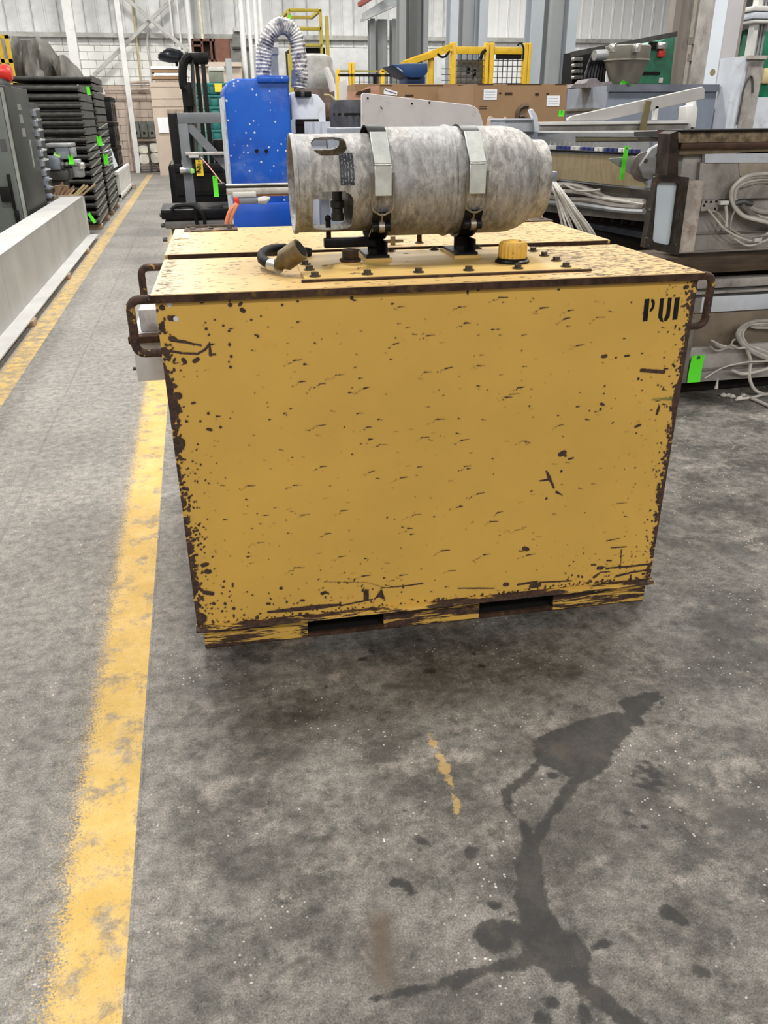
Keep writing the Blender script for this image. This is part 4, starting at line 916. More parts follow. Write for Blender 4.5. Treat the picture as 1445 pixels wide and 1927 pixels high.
def folded_chair(x0, x1, y0, y1, Y, label):
    o = thing_w('folding_chair', label, 'chair', PY((x0+x1)/2, y1, Y), 'folded chairs against the wall'); M = M_CREAM
    a, b_, c_, d_ = ext(x0, y0, x1, y1, Y); c_ = 0.0; w = b_ - a; H = d_
    for s_ in (a + .03, b_ - .03): wb(MB().tube([(s_, Y, 0), (s_, Y + .22, H*.95)], .022, 8), 'frame_tube', M_DSTEEL, o)
    wb(MB().tube([(a + .03, Y + .22, H*.95), ((a+b_)/2, Y + .23, H*1.0), (b_ - .03, Y + .22, H*.95)], .022, 8), 'top_tube', M_DSTEEL, o)
    def oval(z0, z1, y):
        pts = []
        for k in range(20):
            an = 2*PI*k/20; ca, sa = math.cos(an), math.sin(an); pts.append(((a+b_)/2 + w*.40*math.copysign(abs(ca)**.6, ca), y, (z0+z1)/2 + (z1-z0)/2*math.copysign(abs(sa)**.6, sa)))
        return pts
    wb(MB().prism(oval(H*.68, H*.97, Y + .12), (0, .03, 0)), 'backrest', M, o); wb(MB().prism(oval(H*.32, H*.66, Y + .05), (0, .03, 0)), 'seat', M, o)
    for z in (.12, .22): wb(MB().tube([(a + .03, Y + .03, H*z), (b_ - .03, Y + .03, H*z)], .018, 8), 'stretcher', M_DSTEEL, o)
M_CREAM = pm('cream_plastic', (.66, .64, .56), .45)
folded_chair(260, 282, 272, 322, 28.5, 'cream folding chair leaning folded against the wall, left one'); folded_chair(281, 303, 268, 322, 28.75, 'cream folding chair leaning folded against the wall, half hidden right one')
# beige partition with papers on it
pt = thing_w('beige_partition', 'beige block partition with a notice, left of the lift mast', 'partition', (-.1, 27.5, 0))
a, b_, c_, d_ = ext(291, 155, 432, 320, 27.0)
wb(MB().box(a, PY(318, 240, 27).x, 27.0, 28.9, 0, d_), 'wall_face', M_BEIGE, pt); wb(MB().box(PY(318, 240, 27).x, b_, 27.3, 28.9, 0, d_), 'rear_face', M_BEIGE, pt)
wb(MB().box(PY(318, 240, 27).x, b_, 27.0, 27.3, PY(330, 210, 27).z, d_), 'upper_face', M_BEIGE, pt)
wb(MB().box(PY(318, 240, 27).x, PY(348, 240, 27).x, 26.94, 27.0, PY(330, 213, 27).z, PY(330, 206, 27).z), 'lintel', M_WOODG, pt); wb(MB().box(PY(319, 240, 27).x, PY(350, 240, 27).x, 27.25, 27.3, 0, PY(330, 214, 27).z), 'doorway', M_HOLE, pt)
for y in (163, 185, 200): z = PY(315, y, 26.99).z; wb(MB().box(a, PY(343, y, 27).x, 26.985, 27.0, z - .008, z + .008), 'joint_line', M_BPIPE, pt)
single(pb(297.5, 221, 317, 250, 26.96, .02), 'paper_notice', M_PAPER, 'white paper notice on the beige partition', 'notice')
zt = d_
for k in range(5):
    rg = random.Random(k); single(MB().box(a + .05 + rg.uniform(0, .12), a + 1.0 + rg.uniform(-.1, .1), 27.05, 27.9, zt + k*.085, zt + k*.085 + .07), 'flat_carton', (M_WOODG, M_CARD, M_PAPER, M_CARD, M_PAPER)[k], '%s flat sheet pack in the pile on the beige partition' % ('lowest brown', 'second brown', 'third white', 'fourth brown', 'topmost white')[k], 'sheet pack', 'flat packs on the partition')
fn = thing_w('covered_fan', 'black plastic covered fan on a stalk above the paper pile', 'fan', PY(330, 133, 27.4))
p = PY(323, 111, 27.4); mb = MB(); n, m = 18, 10; rg = random.Random(2)
for j in range(m + 1):
    for i in range(n):
        th, f = 2*PI*i/n, PI*j/m; r = 1 + .10*math.sin(3*th + 2*f) + .06*rg.uniform(-1, 1); mb.v.append((p.x + .38*r*math.sin(f)*math.cos(th), 27.4 + .3*r*math.sin(f)*math.sin(th), p.z + .03 + .22*r*math.cos(f)*(1 if math.cos(f) > 0 else .55)))
for j in range(m):
    for i in range(n): l = (i+1) % n; mb.f.append((j*n+i, j*n+l, (j+1)*n+l, (j+1)*n+i))
wb(mb, 'bag', pm('black_bin_bag', (.012, .014, .018), .25, 0, .3, 10), fn); wb(MB().cyl((p.x + .13, 27.4, zt + .41), (p.x + .13, 27.4, p.z), .04, 10), 'stalk', M_BLACKM, fn)
# things stacked high behind the lift
sh = thing_w('wooden_shelf', 'brown wooden pigeonhole shelf high above the lift mast', 'shelf', PY(398, 117, 26.6))
a, b_, c_, d_ = ext(363, 73, 432, 117, 26.5)
wb(MB().box(a, b_, 26.95, 27.0, c_, d_), 'back_board', M_BROWN, sh)
for x in (a, a + (b_-a)*.26, a + (b_-a)*.50, a + (b_-a)*.62, b_): wb(MB().box(x - .03, x + .03, 26.5, 26.95, c_, d_), 'divider', M_BROWN, sh)
wb(MB().box(a, b_, 26.5, 26.95, d_ - .06, d_), 'top_board', M_BROWN, sh); wb(MB().box(a, b_, 26.5, 26.95, c_, c_ + .06), 'bottom_board', M_BROWN, sh); wb(MB().box(a, a + (b_-a)*.26, 26.5, 26.95, c_ + .38, c_ + .43), 'shelf_board', M_BROWN, sh); wb(MB().box(a + (b_-a)*.62, b_, 26.48, 26.5, c_, d_), 'side_panel', pm('lighter_brown', (.13, .05, .027), .5, 0, .2, 6), sh)
wb(MB().box(a, b_ + .3, 26.4, 27.2, PY(400, 125, 26.5).z, c_), 'support_beam', M_BEIGE, sh)
single(MB().box(a - .1, b_ + .3, 26.5, 27.0, 0, PY(400, 125, 26.5).z), 'shelf_plinth', M_BEIGE, 'beige plinth carrying the brown wooden shelf', 'plinth')
for k in range(9):
    Y = 22.5; z1 = PY(385, 155, Y).z; h = z1/9; a, b_, _, _ = ext(346, 150, 436, 160, Y)
    o = thing_w('teal_crate', 'teal plastic crate, %s in the stack behind the lift' % ('lowest', 'second from the floor', 'third from the floor', 'fourth from the floor', 'fifth from the floor', 'sixth from the floor', 'third from the top', 'second from the top', 'topmost')[k], 'crate', ((a+b_)/2, Y + .5, k*h), 'teal crates behind the lift')
    wb(MB().box(a, b_, Y, Y + 1.0, k*h, k*h + h*.72), 'crate_body', M_TEAL, o, .02); wb(MB().box(a - .03, b_ + .03, Y - .03, Y + 1.03, k*h + h*.72, k*h + h*.97), 'crate_rim', M_TEAL, o, .015)
    for q in range(5): x = a + (b_-a)*(q+.5)/5; wb(MB().box(x - .03, x + .03, Y - .02, Y, k*h + .02, k*h + h*.72), 'crate_rib', pm('dark_teal', (.006, .085, .08), .5) if q == 0 and k == 0 else bpy.data.materials['dark_teal'], o)
gb = thing_w('grey_carton', 'olive grey box with white lid on the teal crates', 'box', PY(408, 155, 22.6))
wb(pb(394, 133, 421, 157, 22.6, .6, z0=z1), 'box_body', pm('olive_grey_box', (.20, .215, .17), .6), gb, .01); wb(pb(393, 125, 422, 133, 22.56, .7), 'box_lid', M_WHITE, gb, .01)
single(pb(404, 157, 418, 173, 22.42, .02), 'yellow_sticker', M_YTAG, 'yellow sticker on the top teal crate beside the blue cabinet', 'sticker')

for (px, py, w, h, lab) in ((185.5, 256, 9, 17, 'upper green hang tag on the side of the tray stacks'), (197.5, 290, 9, 18, 'lower green hang tag on the side of the tray stacks'), (165, 163, 6, 14, 'dark green hang tag near the top of the tray stacks')):
    Yt = PXX(px, py, -1.440).y; green_tag(px, py, w, h, Yt, lab)
green_tag(132, 292, 9, 16, 12.70, 'green hang tag on the grey motor and pump unit'); green_tag(70, 335, 7, 25, 11.69, 'green hang tag on the black breaker rack'); green_tag(108, 288, 12, 6, 12.69, 'pale green tag lying on the pump valve block', .4, M_GTAGP); green_tag(166, 401, 6, 20, 12.40, 'curled green tag at the far end of the grey channel', -.5, M_GTAG)
# ------------------------------------------------------------------ lift truck and stands in the middle distance
LT = 12.4
lt = thing_w('lift_truck', 'black walk-behind lift truck with a tall mast left of the blue cabinet', 'lift truck', (.1, 12.9, 0))
zt = PY(370, 98, LT).z
def vx(px, py, Y=LT): return PY(px, py, Y).x
xa0, xa1 = vx(349, 250), vx(357, 250); xb0, xb1 = vx(392, 250), vx(401, 250)
def rail(x0, x1, mat, z1, y0=LT, y1=LT + .12, nm='mast_rail'): return wb(MB().box(x0, x1, y0, y1, .08, z1), nm, mat, lt, .006)
rail(vx(350, 250), vx(359, 250), M_BLACKP, zt - .10); rail(vx(390, 250), vx(398, 250), M_BLACKP, zt - .02)
rail(vx(371, 250), vx(377, 250), pm('mast_inner', (.19, .18, .17), .45, .5), zt - .12, LT + .02, LT + .10, 'inner_rail'); rail(vx(379, 250), vx(386, 250), M_BLACKM, zt - .05, LT + .03, LT + .12, 'inner_rail'); rail(vx(386.5, 250), vx(388.5, 250), pm('lift_chain', (.40, .36, .28), .5, .5), zt - .3, LT + .01, LT + .03, 'lift_chain')
wb(MB().box(vx(352, 110), vx(392, 110), LT - .02, LT + .14, zt - .14, zt), 'mast_head', M_BLACKP, lt, .03); 
hz = smooth_path([PY(358, 104, LT - .05), PY(349, 112, LT - .05), PY(344, 130, LT - .05), PY(345, 160, LT - .05), PY(353, 172, LT - .05), PY(358, 200, LT - .05)], 5)
wb(MB().tube(hz, .055, 8), 'hose_guard', M_BLACKM, lt); wb(MB().tube(smooth_path([PY(362, 112, LT), PY(363, 150, LT), PY(366, 210, LT), PY(370, 300, LT)], 4), .022, 8), 'hydraulic_hose', M_DSTEEL, lt)
wb(MB().cyl((vx(364, 250), LT + .08, .3), (vx(364, 250), LT + .08, zt - .35), .035, 12), 'lift_cylinder', M_DSTEEL, lt)
wb(MB().box(vx(336, 380), vx(424, 380), LT - .05, LT + .02, .25, .95), 'load_guard', M_BLACKM, lt, .01)
for z in (.35, .55, .85): wb(MB().box(vx(336, 380), vx(424, 380), LT - .07, LT - .05, z, z + .05), 'carriage_bar', M_BLACKP, lt)
wb(MB().box(-.35, .75, LT + .35, LT + 1.3, .08, .95), 'power_head', M_BLACKP, lt, .06)
wb(MB().box(.30, .62, LT + .3, LT + .5, .95, 1.25), 'control_head', M_BLACKM, lt, .04)
for x in (-.22, .45): 
    wb(MB().box(x, x + .16, LT - .8, LT + .3, .06, .13), 'leg', M_BLACKP, lt, .01); wb(MB().cyl((x + .02, LT - .72, .05), (x + .14, LT - .72, .05), .05, 14), 'wheel', M_DSTEEL, lt); wb(MB().cyl((x + .02, LT + 1.1, .07), (x + .14, LT + 1.1, .07), .07, 14), 'wheel', M_DSTEEL, lt)
for (x0, y0, x1, y1, m) in ((318, 215, 324, 320, M_BLACKM),): wb(MB().box(vx(321, 260), vx(336, 260), LT + .1, LT + .3, 0.0, PY(330, 213, LT).z), 'side_cowl', m, lt, .02)
# grey welded frame in front of it
fr = thing_w('grey_frame_stand', 'grey square tube frame with a diagonal brace in front of the lift', 'steel frame', (.35, 10.6, 0))
Yf = 10.5; zt = PY(385, 212, Yf).z; M_FRM = pm('grey_blue_frame', (.17, .185, .20), .5, .1, .12, 6); w = .11
x0 = PY(351, 300, Yf).x; x1 = PY(470, 300, Yf).x
wb(MB().box(x0 - w/2, x0 + w/2, Yf, Yf + w, 0, zt - w), 'post', M_FRM, fr, .004); wb(MB().box(x1 - w/2, x1 + w/2, Yf, Yf + w, 0, zt - w), 'post', M_FRM, fr, .004); wb(MB().box(x0 - w/2, x1 + w/2, Yf, Yf + w, zt - w, zt), 'top_beam', M_FRM, fr, .004)
wb(MB().bar((x0 + .02, Yf + w/2, zt - w*.8), (x1 - .02, Yf + w/2, zt - w - 1.02*(x1 - x0)), .07, .09, (0, 0, 1)), 'diagonal_brace', M_FRM, fr)
wb(MB().box(x0 - .2, x0 + .2, Yf - .1, Yf + .3, 0, .012), 'foot_plate', M_FRM, fr)
a = PY(341, 322, 10.3); wb(MB().box(a.x - .02, a.x + .10, 10.42, 10.5, a.z - .03, a.z + .03), 'latch', M_CHROME, fr, .01)
# dark machine base with straps on it
mb_ = thing_w('machine_base', 'low dark steel machine base between the aisle and the blue cabinet', 'machine base', (.2, 9.9, 0))
Yb = 9.6
a, b_, c_, d_ = ext(310, 393, 428, 440, Yb)
wb(MB().box(a + .06, b_ + .3, Yb + .02, Yb + .7, 0, d_ - .20), 'pedestal', M_DSTEEL, mb_, .01); wb(MB().box(a, b_ + .3, Yb, Yb + .75, d_ - .20, d_ - .12), 'lower_rail', pm('mid_steel', (.19, .185, .18), .4, .5), mb_, .01); wb(MB().box(a - .03, b_ + .3, Yb - .03, Yb + .78, d_ - .10, d_), 'upper_rail', M_BLACKP, mb_, .015); wb(MB().box(a + .02, b_ + .3, Yb + .01, Yb + .7, d_ - .13, d_ - .09), 'spacer', M_BLACKM, mb_)
for z in (d_ - .06, d_ - .17, d_ - .32): wb(MB().cyl((a - .05, Yb + .1, z), (a, Yb + .1, z), .025, 8), 'stud', M_DSTEEL, mb_)
wb(pb(357, 429, 416, 434, Yb - .06, .05), 'tape_strip', M_WHITE, mb_)
st = thing_w('lifting_strap', 'black webbing strap hanging over the dark machine base', 'strap', (0, 9.6, d_))
wb(MB().tube(smooth_path([PY(x, y, Yb - .06) for (x, y) in ((322, 395), (332, 388), (352, 386), (366, 390), (368, 402), (370, 420), (376, 428), (385, 424), (383, 408), (374, 396), (366, 391))], 5), .022, 6), 'strap_loop', M_BLACKM, st)
wb(MB().tube(smooth_path([PY(x, y, Yb + .05) for (x, y) in ((320, 398), (335, 392), (360, 394), (385, 396), (420, 389))], 5), .03, 6), 'strap_tail', M_BLACKM, st)
# tags there
def paper_tag(px, py, w, h, Y, label):
    o = green_tag(px, py, w, h, Y, label, 0.0, M_YTAG); return o
yt = paper_tag(374, 301, 13, 28, 12.315, 'yellow hang tag marked 2 on the lift truck')
# the digit 2 on it, brushed in black
Y2 = 12.305; dg = [PY(*q, Y2) - Vector(yt.location) for q in ((370.5, 316.5), (372.5, 313.8), (375.5, 313.8), (377, 316), (375.5, 319), (372.5, 321.5), (370, 324), (373, 323), (378, 323.5))]
MB().tube(smooth_path(dg, 4), .0095, 6).build('digit_two', M_STENCIL, yt)
MB().box(-.025, .025, -.006, -.003, -.075, -.045).build('print_block', pm('dark_print', (.25, .16, .02), .6), yt)
green_tag(404, 331, 9, 37, 6.18, 'green hang tag beside the orange hose reel bar')
single(MB().lathe([(.001, -.03), (.03, -.02), (.03, .02), (.001, .03)], PY(361, 322, 10.48), n=12), 'indicator_lamp', M_GTAGP, 'small pale green indicator lamp beside the yellow tag', 'lamp')

# ------------------------------------------------------------------ blue cabinet
BYY = 7.0
bc = thing_w('blue_cabinet', 'tall rounded blue machine cover speckled with white, left of the gas tank', 'machine cover', (.55, 7.45, 0))
a, b_, _, d_ = ext(424, 148, 550, 430, BYY); 
a0 = PY(424, 200, BYY).x; r = .10; pts = [(a0, BYY, 0), (b_, BYY, 0), (b_, BYY, d_ - .02), (b_ - .02, BYY, d_)] + [(a0 + r - r*math.sin(q), BYY, d_ - r + r*math.cos(q)) for q in np.linspace(0, PI/2, 8)]
t = NT('blue_gelcoat_speckled'); v = t.obj(); n1 = t.noise(v, 2.5, 5); vd = t.voro(v, 30); vc = t.sep(t.voro(v, 30, 'F1', 'Color'))
c = t.mix(t.ss(n1, .35, .65), (.003, .062, .40), (.006, .10, .52)); spk = t.math('MULTIPLY', t.ss(t.math('ADD', vd, t.math('MULTIPLY', t.noise(v, 60), .45)), .50, .36), t.math('GREATER_THAN', t.math('ADD', vc[0], t.math('MULTIPLY', t.noise(v, 5), .35)), .98))
c = t.mix(spk, c, (.62, .66, .72)); dust = t.math('MULTIPLY', t.ss(t.noise(v, 4.5, 8, .7), .5, .75), .38)
c = t.mix(dust, c, (.20, .27, .52)); M_BLUES = t.out(c, t.math('ADD', .3, dust))
wb(MB().prism(pts, (0, .9, 0)), 'cover_shell', M_BLUES, bc, .03, seg=3)
wb(pb(484, 142, 545, 156, BYY - .02, .5), 'top_block', M_BLUES, bc, .012); 
wb(MB().prism([(a0 - .012, BYY + .04, 0), (a0 - .012, BYY + .87, 0), (a0 - .012, BYY + .87, d_ - .12), (a0 - .012, BYY + .04, d_ - .12)], (.012, 0, 0)), 'edge_seal', pm('scuffed_edge', (.55, .58, .62), .6, 0, .4, 12, (.10, .16, .40), .5, 10), bc)
wb(MB().box(a0 - .01, b_ + .01, BYY - .012, BYY + .01, .35, PY(480, 382, BYY).z), 'lower_panel', M_BLUE, bc, .008)
for (x, y) in ((483, 284), (501, 284)): p = PY(x, y, BYY); wb(MB().cyl((p.x, BYY - .008, p.z), (p.x, BYY, p.z), .014, 12), 'screw_hole', M_HOLE, bc)
# ribbed duct looping over it
dk = thing_w('exhaust_duct', 'dusty grey ribbed duct looping over the blue cabinet', 'duct', PY(497, 150, 7.35))
ctl = smooth_path([PY(x, y, 7.35) for (x, y) in ((497, 152), (496, 120), (498, 92), (507, 66), (525, 49), (543, 53), (556, 70), (562, 100), (565, 135), (562, 165))], 9)
t = NT('dusty_duct'); v = t.obj(); n1 = t.noise(v, 16, 6, .75); c = t.mix(t.ss(n1, .40, .58), (.11, .11, .14), (.56, .55, .55)); M_DUCTH = t.out(c, .7)
wb(MB().tube(ctl, [.0635 if i % 2 else .0575 for i in range(len(ctl))], 16), 'ribbed_hose', M_DUCTH, dk)
wb(MB().cyl(PY(562, 133, 7.35), PY(561, 165, 7.35), .058, 16), 'hose_clamp', pm('blue_grey_cuff', (.10, .13, .22), .5, .2, .4, 15), dk)
wb(MB().tube([PY(553, 130, 7.28), PY(560, 122, 7.26), PY(571, 130, 7.28), PY(556, 138, 7.26), PY(570, 143, 7.28)], .006, 6), 'tie_wire', M_CHROME, dk)
sn = thing_w('sensor_post', 'pale cylindrical sensor standing inside the duct loop', 'sensor', PY(516, 140, 7.8))
p = PY(516, 142, 7.8); wb(MB().lathe([(.04, 0), (.04, .20), (.048, .205), (.048, .25), (.03, .27), (.001, .275)], (p.x, 7.8, p.z - .05), n=20), 'sensor_body', M_GREYP, sn); wb(MB().cyl((p.x, 7.8, p.z + .205), (p.x, 7.8, p.z + .24), .05, 20), 'sensor_cap', M_WHITE, sn); wb(MB().box(p.x - .05, p.x + .05, 7.75, 7.9, 1.5, p.z - .05), 'sensor_bracket', M_DSTEEL, sn)

# aluminium rail with hoses in front of the cabinet
al = thing_w('aluminium_rail', 'aluminium profile rail crossing in front of the blue cabinet', 'rail', (.5, 6.3, 0))
Ya = 6.2; a, b_, c_, d_ = ext(425, 345, 640, 361, Ya); M_AL = pm('dirty_aluminium', (.52, .50, .46), .45, .4, .15, 12, (.25, .22, .18), .4, 8)
wb(MB().box(a, b_, Ya, Ya + .06, c_ + .045, d_), 'upper_flange', M_AL, al, .004); wb(MB().box(a, b_, Ya + .02, Ya + .05, c_ + .03, c_ + .05), 'groove', M_DSTEEL, al); wb(MB().box(a, b_, Ya - .005, Ya + .07, c_ - .012, c_ + .03), 'lower_flange', M_AL, al, .004)
wb(pb(402, 346, 425, 366, Ya - .01, .12), 'end_block', M_BLACKP, al, .006); wb(pb(438, 361, 482, 372, Ya - .01, .07), 'carriage', M_WHITE, al, .006); wb(pb(448, 372, 485, 384, Ya - .01, .06), 'sensor_body', M_GREYP, al, .008); wb(pb(440, 372, 450, 385, Ya - .015, .07), 'red_button', M_RED, al, .008); wb(MB().tube([PY(485, 378, Ya), PY(498, 377, Ya), PY(508, 372, Ya)], [.02, .03, .008], 8), 'nozzle', M_WHITE, al); wb(pb(482, 361, 545, 369, Ya + .02, .03), 'copper_strip', pm('copper', (.42, .20, .13), .4, .5), al)
wb(MB().box(b_ - .14, b_ - .02, Ya + .02, Ya + .14, 0, c_), 'support_post', M_GREYP, al)
wb(MB().tube([PY(378, 296, 6.6), PY(392, 312, 6.45), PY(418, 345, 6.25)], .004, 5), 'pull_cord', pm('pink_cord', (.55, .25, .22), .6), al)
for (off, lab) in ((0, 'outer'), (7, 'inner')):
    single(MB().tube(smooth_path([PY(445 + off*.3, 384, Ya - .02), PY(434 + off, 395, Ya - .03), PY(427 + off, 415, Ya - .03), PY(424 + off*1.3, 445, Ya - .02), PY(424 + off*1.3, 520, Ya - .02), PY(430 + off, 640, Ya)], 5), .014, 8), 'air_hose', M_ORANGE, '%s salmon air hose curving down below the aluminium rail' % lab, 'hose', 'salmon air hoses')
ar2 = fr
wb(pb(349, 286, 428, 292, 10.42, .08), 'arm', M_AL, ar2, .004); wb(pb(355, 292, 374, 297, 10.42, .06), 'arm_bracket', M_WHITE, ar2, .004)

# ------------------------------------------------------------------ machine behind the blue cabinet
wm = thing_w('white_machine', 'white and grey moulding machine head right of the blue cabinet', 'machine', (.95, 7.9, 0))
Ym = 7.3
a, b_, c_, d_ = ext(548, 178, 612, 225, Ym); wb(MB().prism([(a, Ym, 0), (b_, Ym, 0), (b_, Ym, d_ - .07), (b_ - .06, Ym, d_), (a + .02, Ym, d_ + .02), (a, Ym, d_)], (0, .5, 0)), 'head_plate', M_WHITEB, wm, .006)
wb(pb(556, 172, 586, 182, Ym - .03, .2), 'clamp_bar', M_BLACKM, wm, .004); wb(pb(566, 172, 573, 182, Ym - .04, .1), 'clamp_bolt', M_DSTEEL, wm, .004); wb(pb(557, 224, 600, 234, Ym - .02, .03), 'dark_slot', M_HOLE, wm); wb(pb(548, 225, 556, 252, Ym - .03, .05), 'slot_side', M_WHITEB, wm); wb(pb(556, 230, 578, 250, Ym - .015, .03), 'slot_gap', M_HOLE, wm); wb(pb(573, 229, 636, 260, Ym - .03, .12), 'streaked_panel', pm('streaked_white', (.50, .53, .60), .5, 0, .3, 5, (.16, .16, .19), .4, 4, 0, (5, 1, .6)), wm)
p = PY(594, 175, 7.9); wb(MB().lathe([(.17, -.45), (.17, .0), (.185, .02), (.185, .10), (.165, .13), (.165, .20), (.15, .23), (.10, .25), (.001, .25)], (p.x, 7.95, p.z + .05), n=28), 'motor_drum', pm('dusty_drum', (.33, .32, .30), .6, .1, .25, 10, (.16, .13, .10), .4, 6), wm)
wb(MB().lathe([(.174, .0), (.174, -.14)], (p.x, 7.95, p.z + .03), n=28), 'drum_band', pm('brown_band', (.16, .12, .10), .6), wm); wb(MB().tube([PY(612, 128, 7.7), PY(622, 150, 7.7), PY(627, 172, 7.7)], .03, 8), 'drum_arm', M_WHITE, wm)
wb(pb(612, 195, 634, 222, 7.6, .2), 'gear_cluster', pm('rust_brown', (.15, .10, .07), .6, .3, .4, 20), wm, .01)
wb(MB().tube(smooth_path([PY(610, 178, 7.4), PY(622, 180, 7.4), PY(632, 192, 7.4), PY(634, 212, 7.4)], 4), .008, 6), 'drum_cable', pm('yellowed_cable', (.42, .36, .18), .6), wm)
for (x0, x1, m) in ((640, 0, None),): pass
rc = thing_w('ribbed_drum', 'dark grey ribbed drum beside the white guard plate', 'drum', PY(660, 245, 6.4) * 1.0)
rc.location.z = 0; p = PY(662, 215, 6.4); R = .115*1.15; z1 = PY(662, 188, 6.4).z; mb = MB(); n = 64; prof = [(R, 0), (R, z1 - .12), (R, z1 - .04), (R*.93, z1), (.001, z1)]
for (r_, z) in prof:
    for k in range(n): an = 2*PI*k/n; q = r_*(1 + (.03*(1 if (k // 2) % 2 else -1) if z < z1 - .08 else 0)); mb.v.append((p.x + q*1.05*math.cos(an), 6.5 + q*math.sin(an), z))
for i in range(len(prof) - 1):
    for k in range(n): l = (k+1) % n; mb.f.append((i*n+k, i*n+l, (i+1)*n+l, (i+1)*n+k))
wb(mb, 'ribbed_shell', pm('charcoal_ribs', (.060, .063, .078), .5, .1, .35, 14), rc)
wb(MB().lathe([(R*1.03, z1 - .10), (R*1.03, z1 - .085)], (p.x, 6.5, 0), n=32), 'drum_seam', M_BLACKM, rc)
# white guard plate (leaning board behind the tank)
gp = thing_w('guard_plate_machine', 'machine with a tapered white guard plate standing behind the gas tank', 'machine', (1.3, 5.5, 0))
Yg = 5.3
pl = [(680, 178), (684, 175), (730, 180), (800, 188), (882, 197), (893, 200), (900, 207), (906, 222), (912, 245), (912, 300), (680, 300)]
wb(MB().prism([PY(*q, Yg) for q in pl], (0, .02, 0)), 'guard_plate', pm('pinkish_white_plate', (.60, .58, .60), .5, 0, .06, 6, (.33, .31, .30), .2, 9), gp, .002, seg=1)
a, b_, c_, d_ = ext(640, 300, 912, 310, Yg)
wb(MB().box(a, b_ + .1, Yg + .02, Yg + .5, 0, d_ + .18), 'machine_body', M_GREYP, gp, .01)
for (x, y) in ((692, 185), (775, 195), (808, 193)): p = PY(x, y, Yg); wb(MB().cyl((p.x, Yg - .003, p.z), (p.x, Yg, p.z), .006, 8), 'plate_hole', M_HOLE, gp)
p = PY(716, 200, Yg); wb(MB().bar(p, PY(719, 205, Yg), .012, .004), 'scrape_mark', M_DSTEEL, gp)

# ------------------------------------------------------------------ cardboard bulk boxes
def carton(nm, x0, y0, x1, Y, D, label, labels, holes, z0=.14):
    a, b_, _, d_ = ext(x0, y0, x1, y0 + 60, Y); d_ = PY((x0+x1)/2, y0, Y).z
    o = thing_w(nm, label, 'carton', ((a+b_)/2, Y + D/2, 0)); th = .02
    for (p0, p1, q0, q1, n_) in ((a, b_, Y, Y + th, 'front_wall'), (a, b_, Y + D - th, Y + D, 'rear_wall'), (a, a + th, Y + th, Y + D - th, 'side_wall'), (b_ - th, b_, Y + th, Y + D - th, 'side_wall')): wb(MB().box(p0, p1, q0, q1, z0, d_), n_, M_CARD, o)
    wb(MB().box(a + th, b_ - th, Y + th, Y + D - th, z0, z0 + .02), 'bottom', M_CARD, o)
    for k in range(3): wb(MB().box(a, b_, Y + k*(D-.1)/2, Y + k*(D-.1)/2 + .1, 0, z0), 'pallet_bearer', M_WOODG, o)
    for (lx, ly, lx1, ly1) in labels:
        q = wb(pb(lx, ly, lx1, ly1, Y - .003, .002), 'paper_label', M_PAPER, o)
        for f in (.25, .5, .75): wb(pb(lx + 3, ly + (ly1-ly)*f - .5, lx1 - 3, ly + (ly1-ly)*f + .5, Y - .004, .0008), 'label_line', pm('faint_print', (.45, .47, .52), .8) if 'faint_print' not in bpy.data.materials else bpy.data.materials['faint_print'], q)
    for (lx, ly, lx1, ly1) in holes: wb(pb(lx, ly, lx1, ly1, Y - .002, .004), 'hand_hole', M_CARDD, o, 0)
    return o
YC = 7.6
carton('bulk_carton', 668, 158, 883, YC + .85, .42, 'left brown cardboard bulk box behind the white guard plate', [(853, 176, 878, 196)], [(762, 178, 778, 182), (824, 178, 836, 182), (845, 178, 849, 181), (715, 160, 738, 162), (768, 160, 834, 162), (862, 160, 883, 162)])
cB = carton('bulk_carton', 890, 158, 1065, YC - .35, 1.1, 'right brown cardboard bulk box painted with a dark mark', [(910, 168, 935, 188), (1029, 180, 1053, 200)], [(950, 174, 964, 179), (939, 174, 943, 177), (1007, 175, 1014, 180), (1028, 175, 1033, 178), (899, 157.6, 928, 159.4), (954, 157.6, 1019, 159.4), (1045, 157.6, 1065, 159.4), (902, 200, 916, 201), (902, 204, 916, 205)])
# brushed digit on it
Yd = YC - .355
dg = [PY(*q, Yd) for q in ((994, 199), (985, 200), (977, 206), (974, 215), (974, 224), (978, 230), (986, 230), (989, 224), (984, 219), (977, 220))]
wb(MB().tube(smooth_path(dg, 5), .022, 4), 'brushed_digit', pm('dark_brushed_paint', (.10, .065, .040), .8), cB)
fl_ = [PY(*q, YC - .55) for q in ((915, 238), (918, 222), (923, 218), (930, 222), (948, 223), (951, 219), (956, 224), (950, 238))]
wb(MB().prism(fl_, (0, .01, 0)), 'torn_flap', pm('torn_card', (.60, .44, .33), .8), cB)
lb = thing_w('shipping_note', 'white shipping note sticking up from the left bulk box', 'note', PY(733, 175, 8.44)); wb(MB().prism([PY(*q, 8.44) for q in ((722, 171), (725, 166), (748, 173), (747, 180), (722, 177))], (0, .004, 0)), 'note_card', M_PAPER, lb); wb(MB().prism([PY(*q, 8.437) for q in ((724, 170), (725, 169), (746, 175.5), (746, 177))], (0, .002, 0)), 'note_stripe', pm('navy_print', (.08, .09, .16), .7), lb)
ob = thing_w('open_carton', 'open cardboard tray with raised flap left of the bulk boxes', 'carton', (1.4, 7.4, 0))
wb(MB().prism([PY(*q, 7.25) for q in ((655, 190), (655, 172), (668, 171), (672, 175), (695, 163), (712, 162), (714, 170), (714, 195))], (0, .02, 0)), 'front_flap', pm('salmon_card', (.46, .25, .16), .8), ob); wb(MB().prism([PY(*q, 7.24) for q in ((669, 178), (672, 173), (697, 166), (697, 178))], (0, .008, 0)), 'open_gap', M_CARDD, ob); wb(pb(655, 188, 716, 240, 7.27, .5, z0=0), 'tray_body', M_CARD, ob)
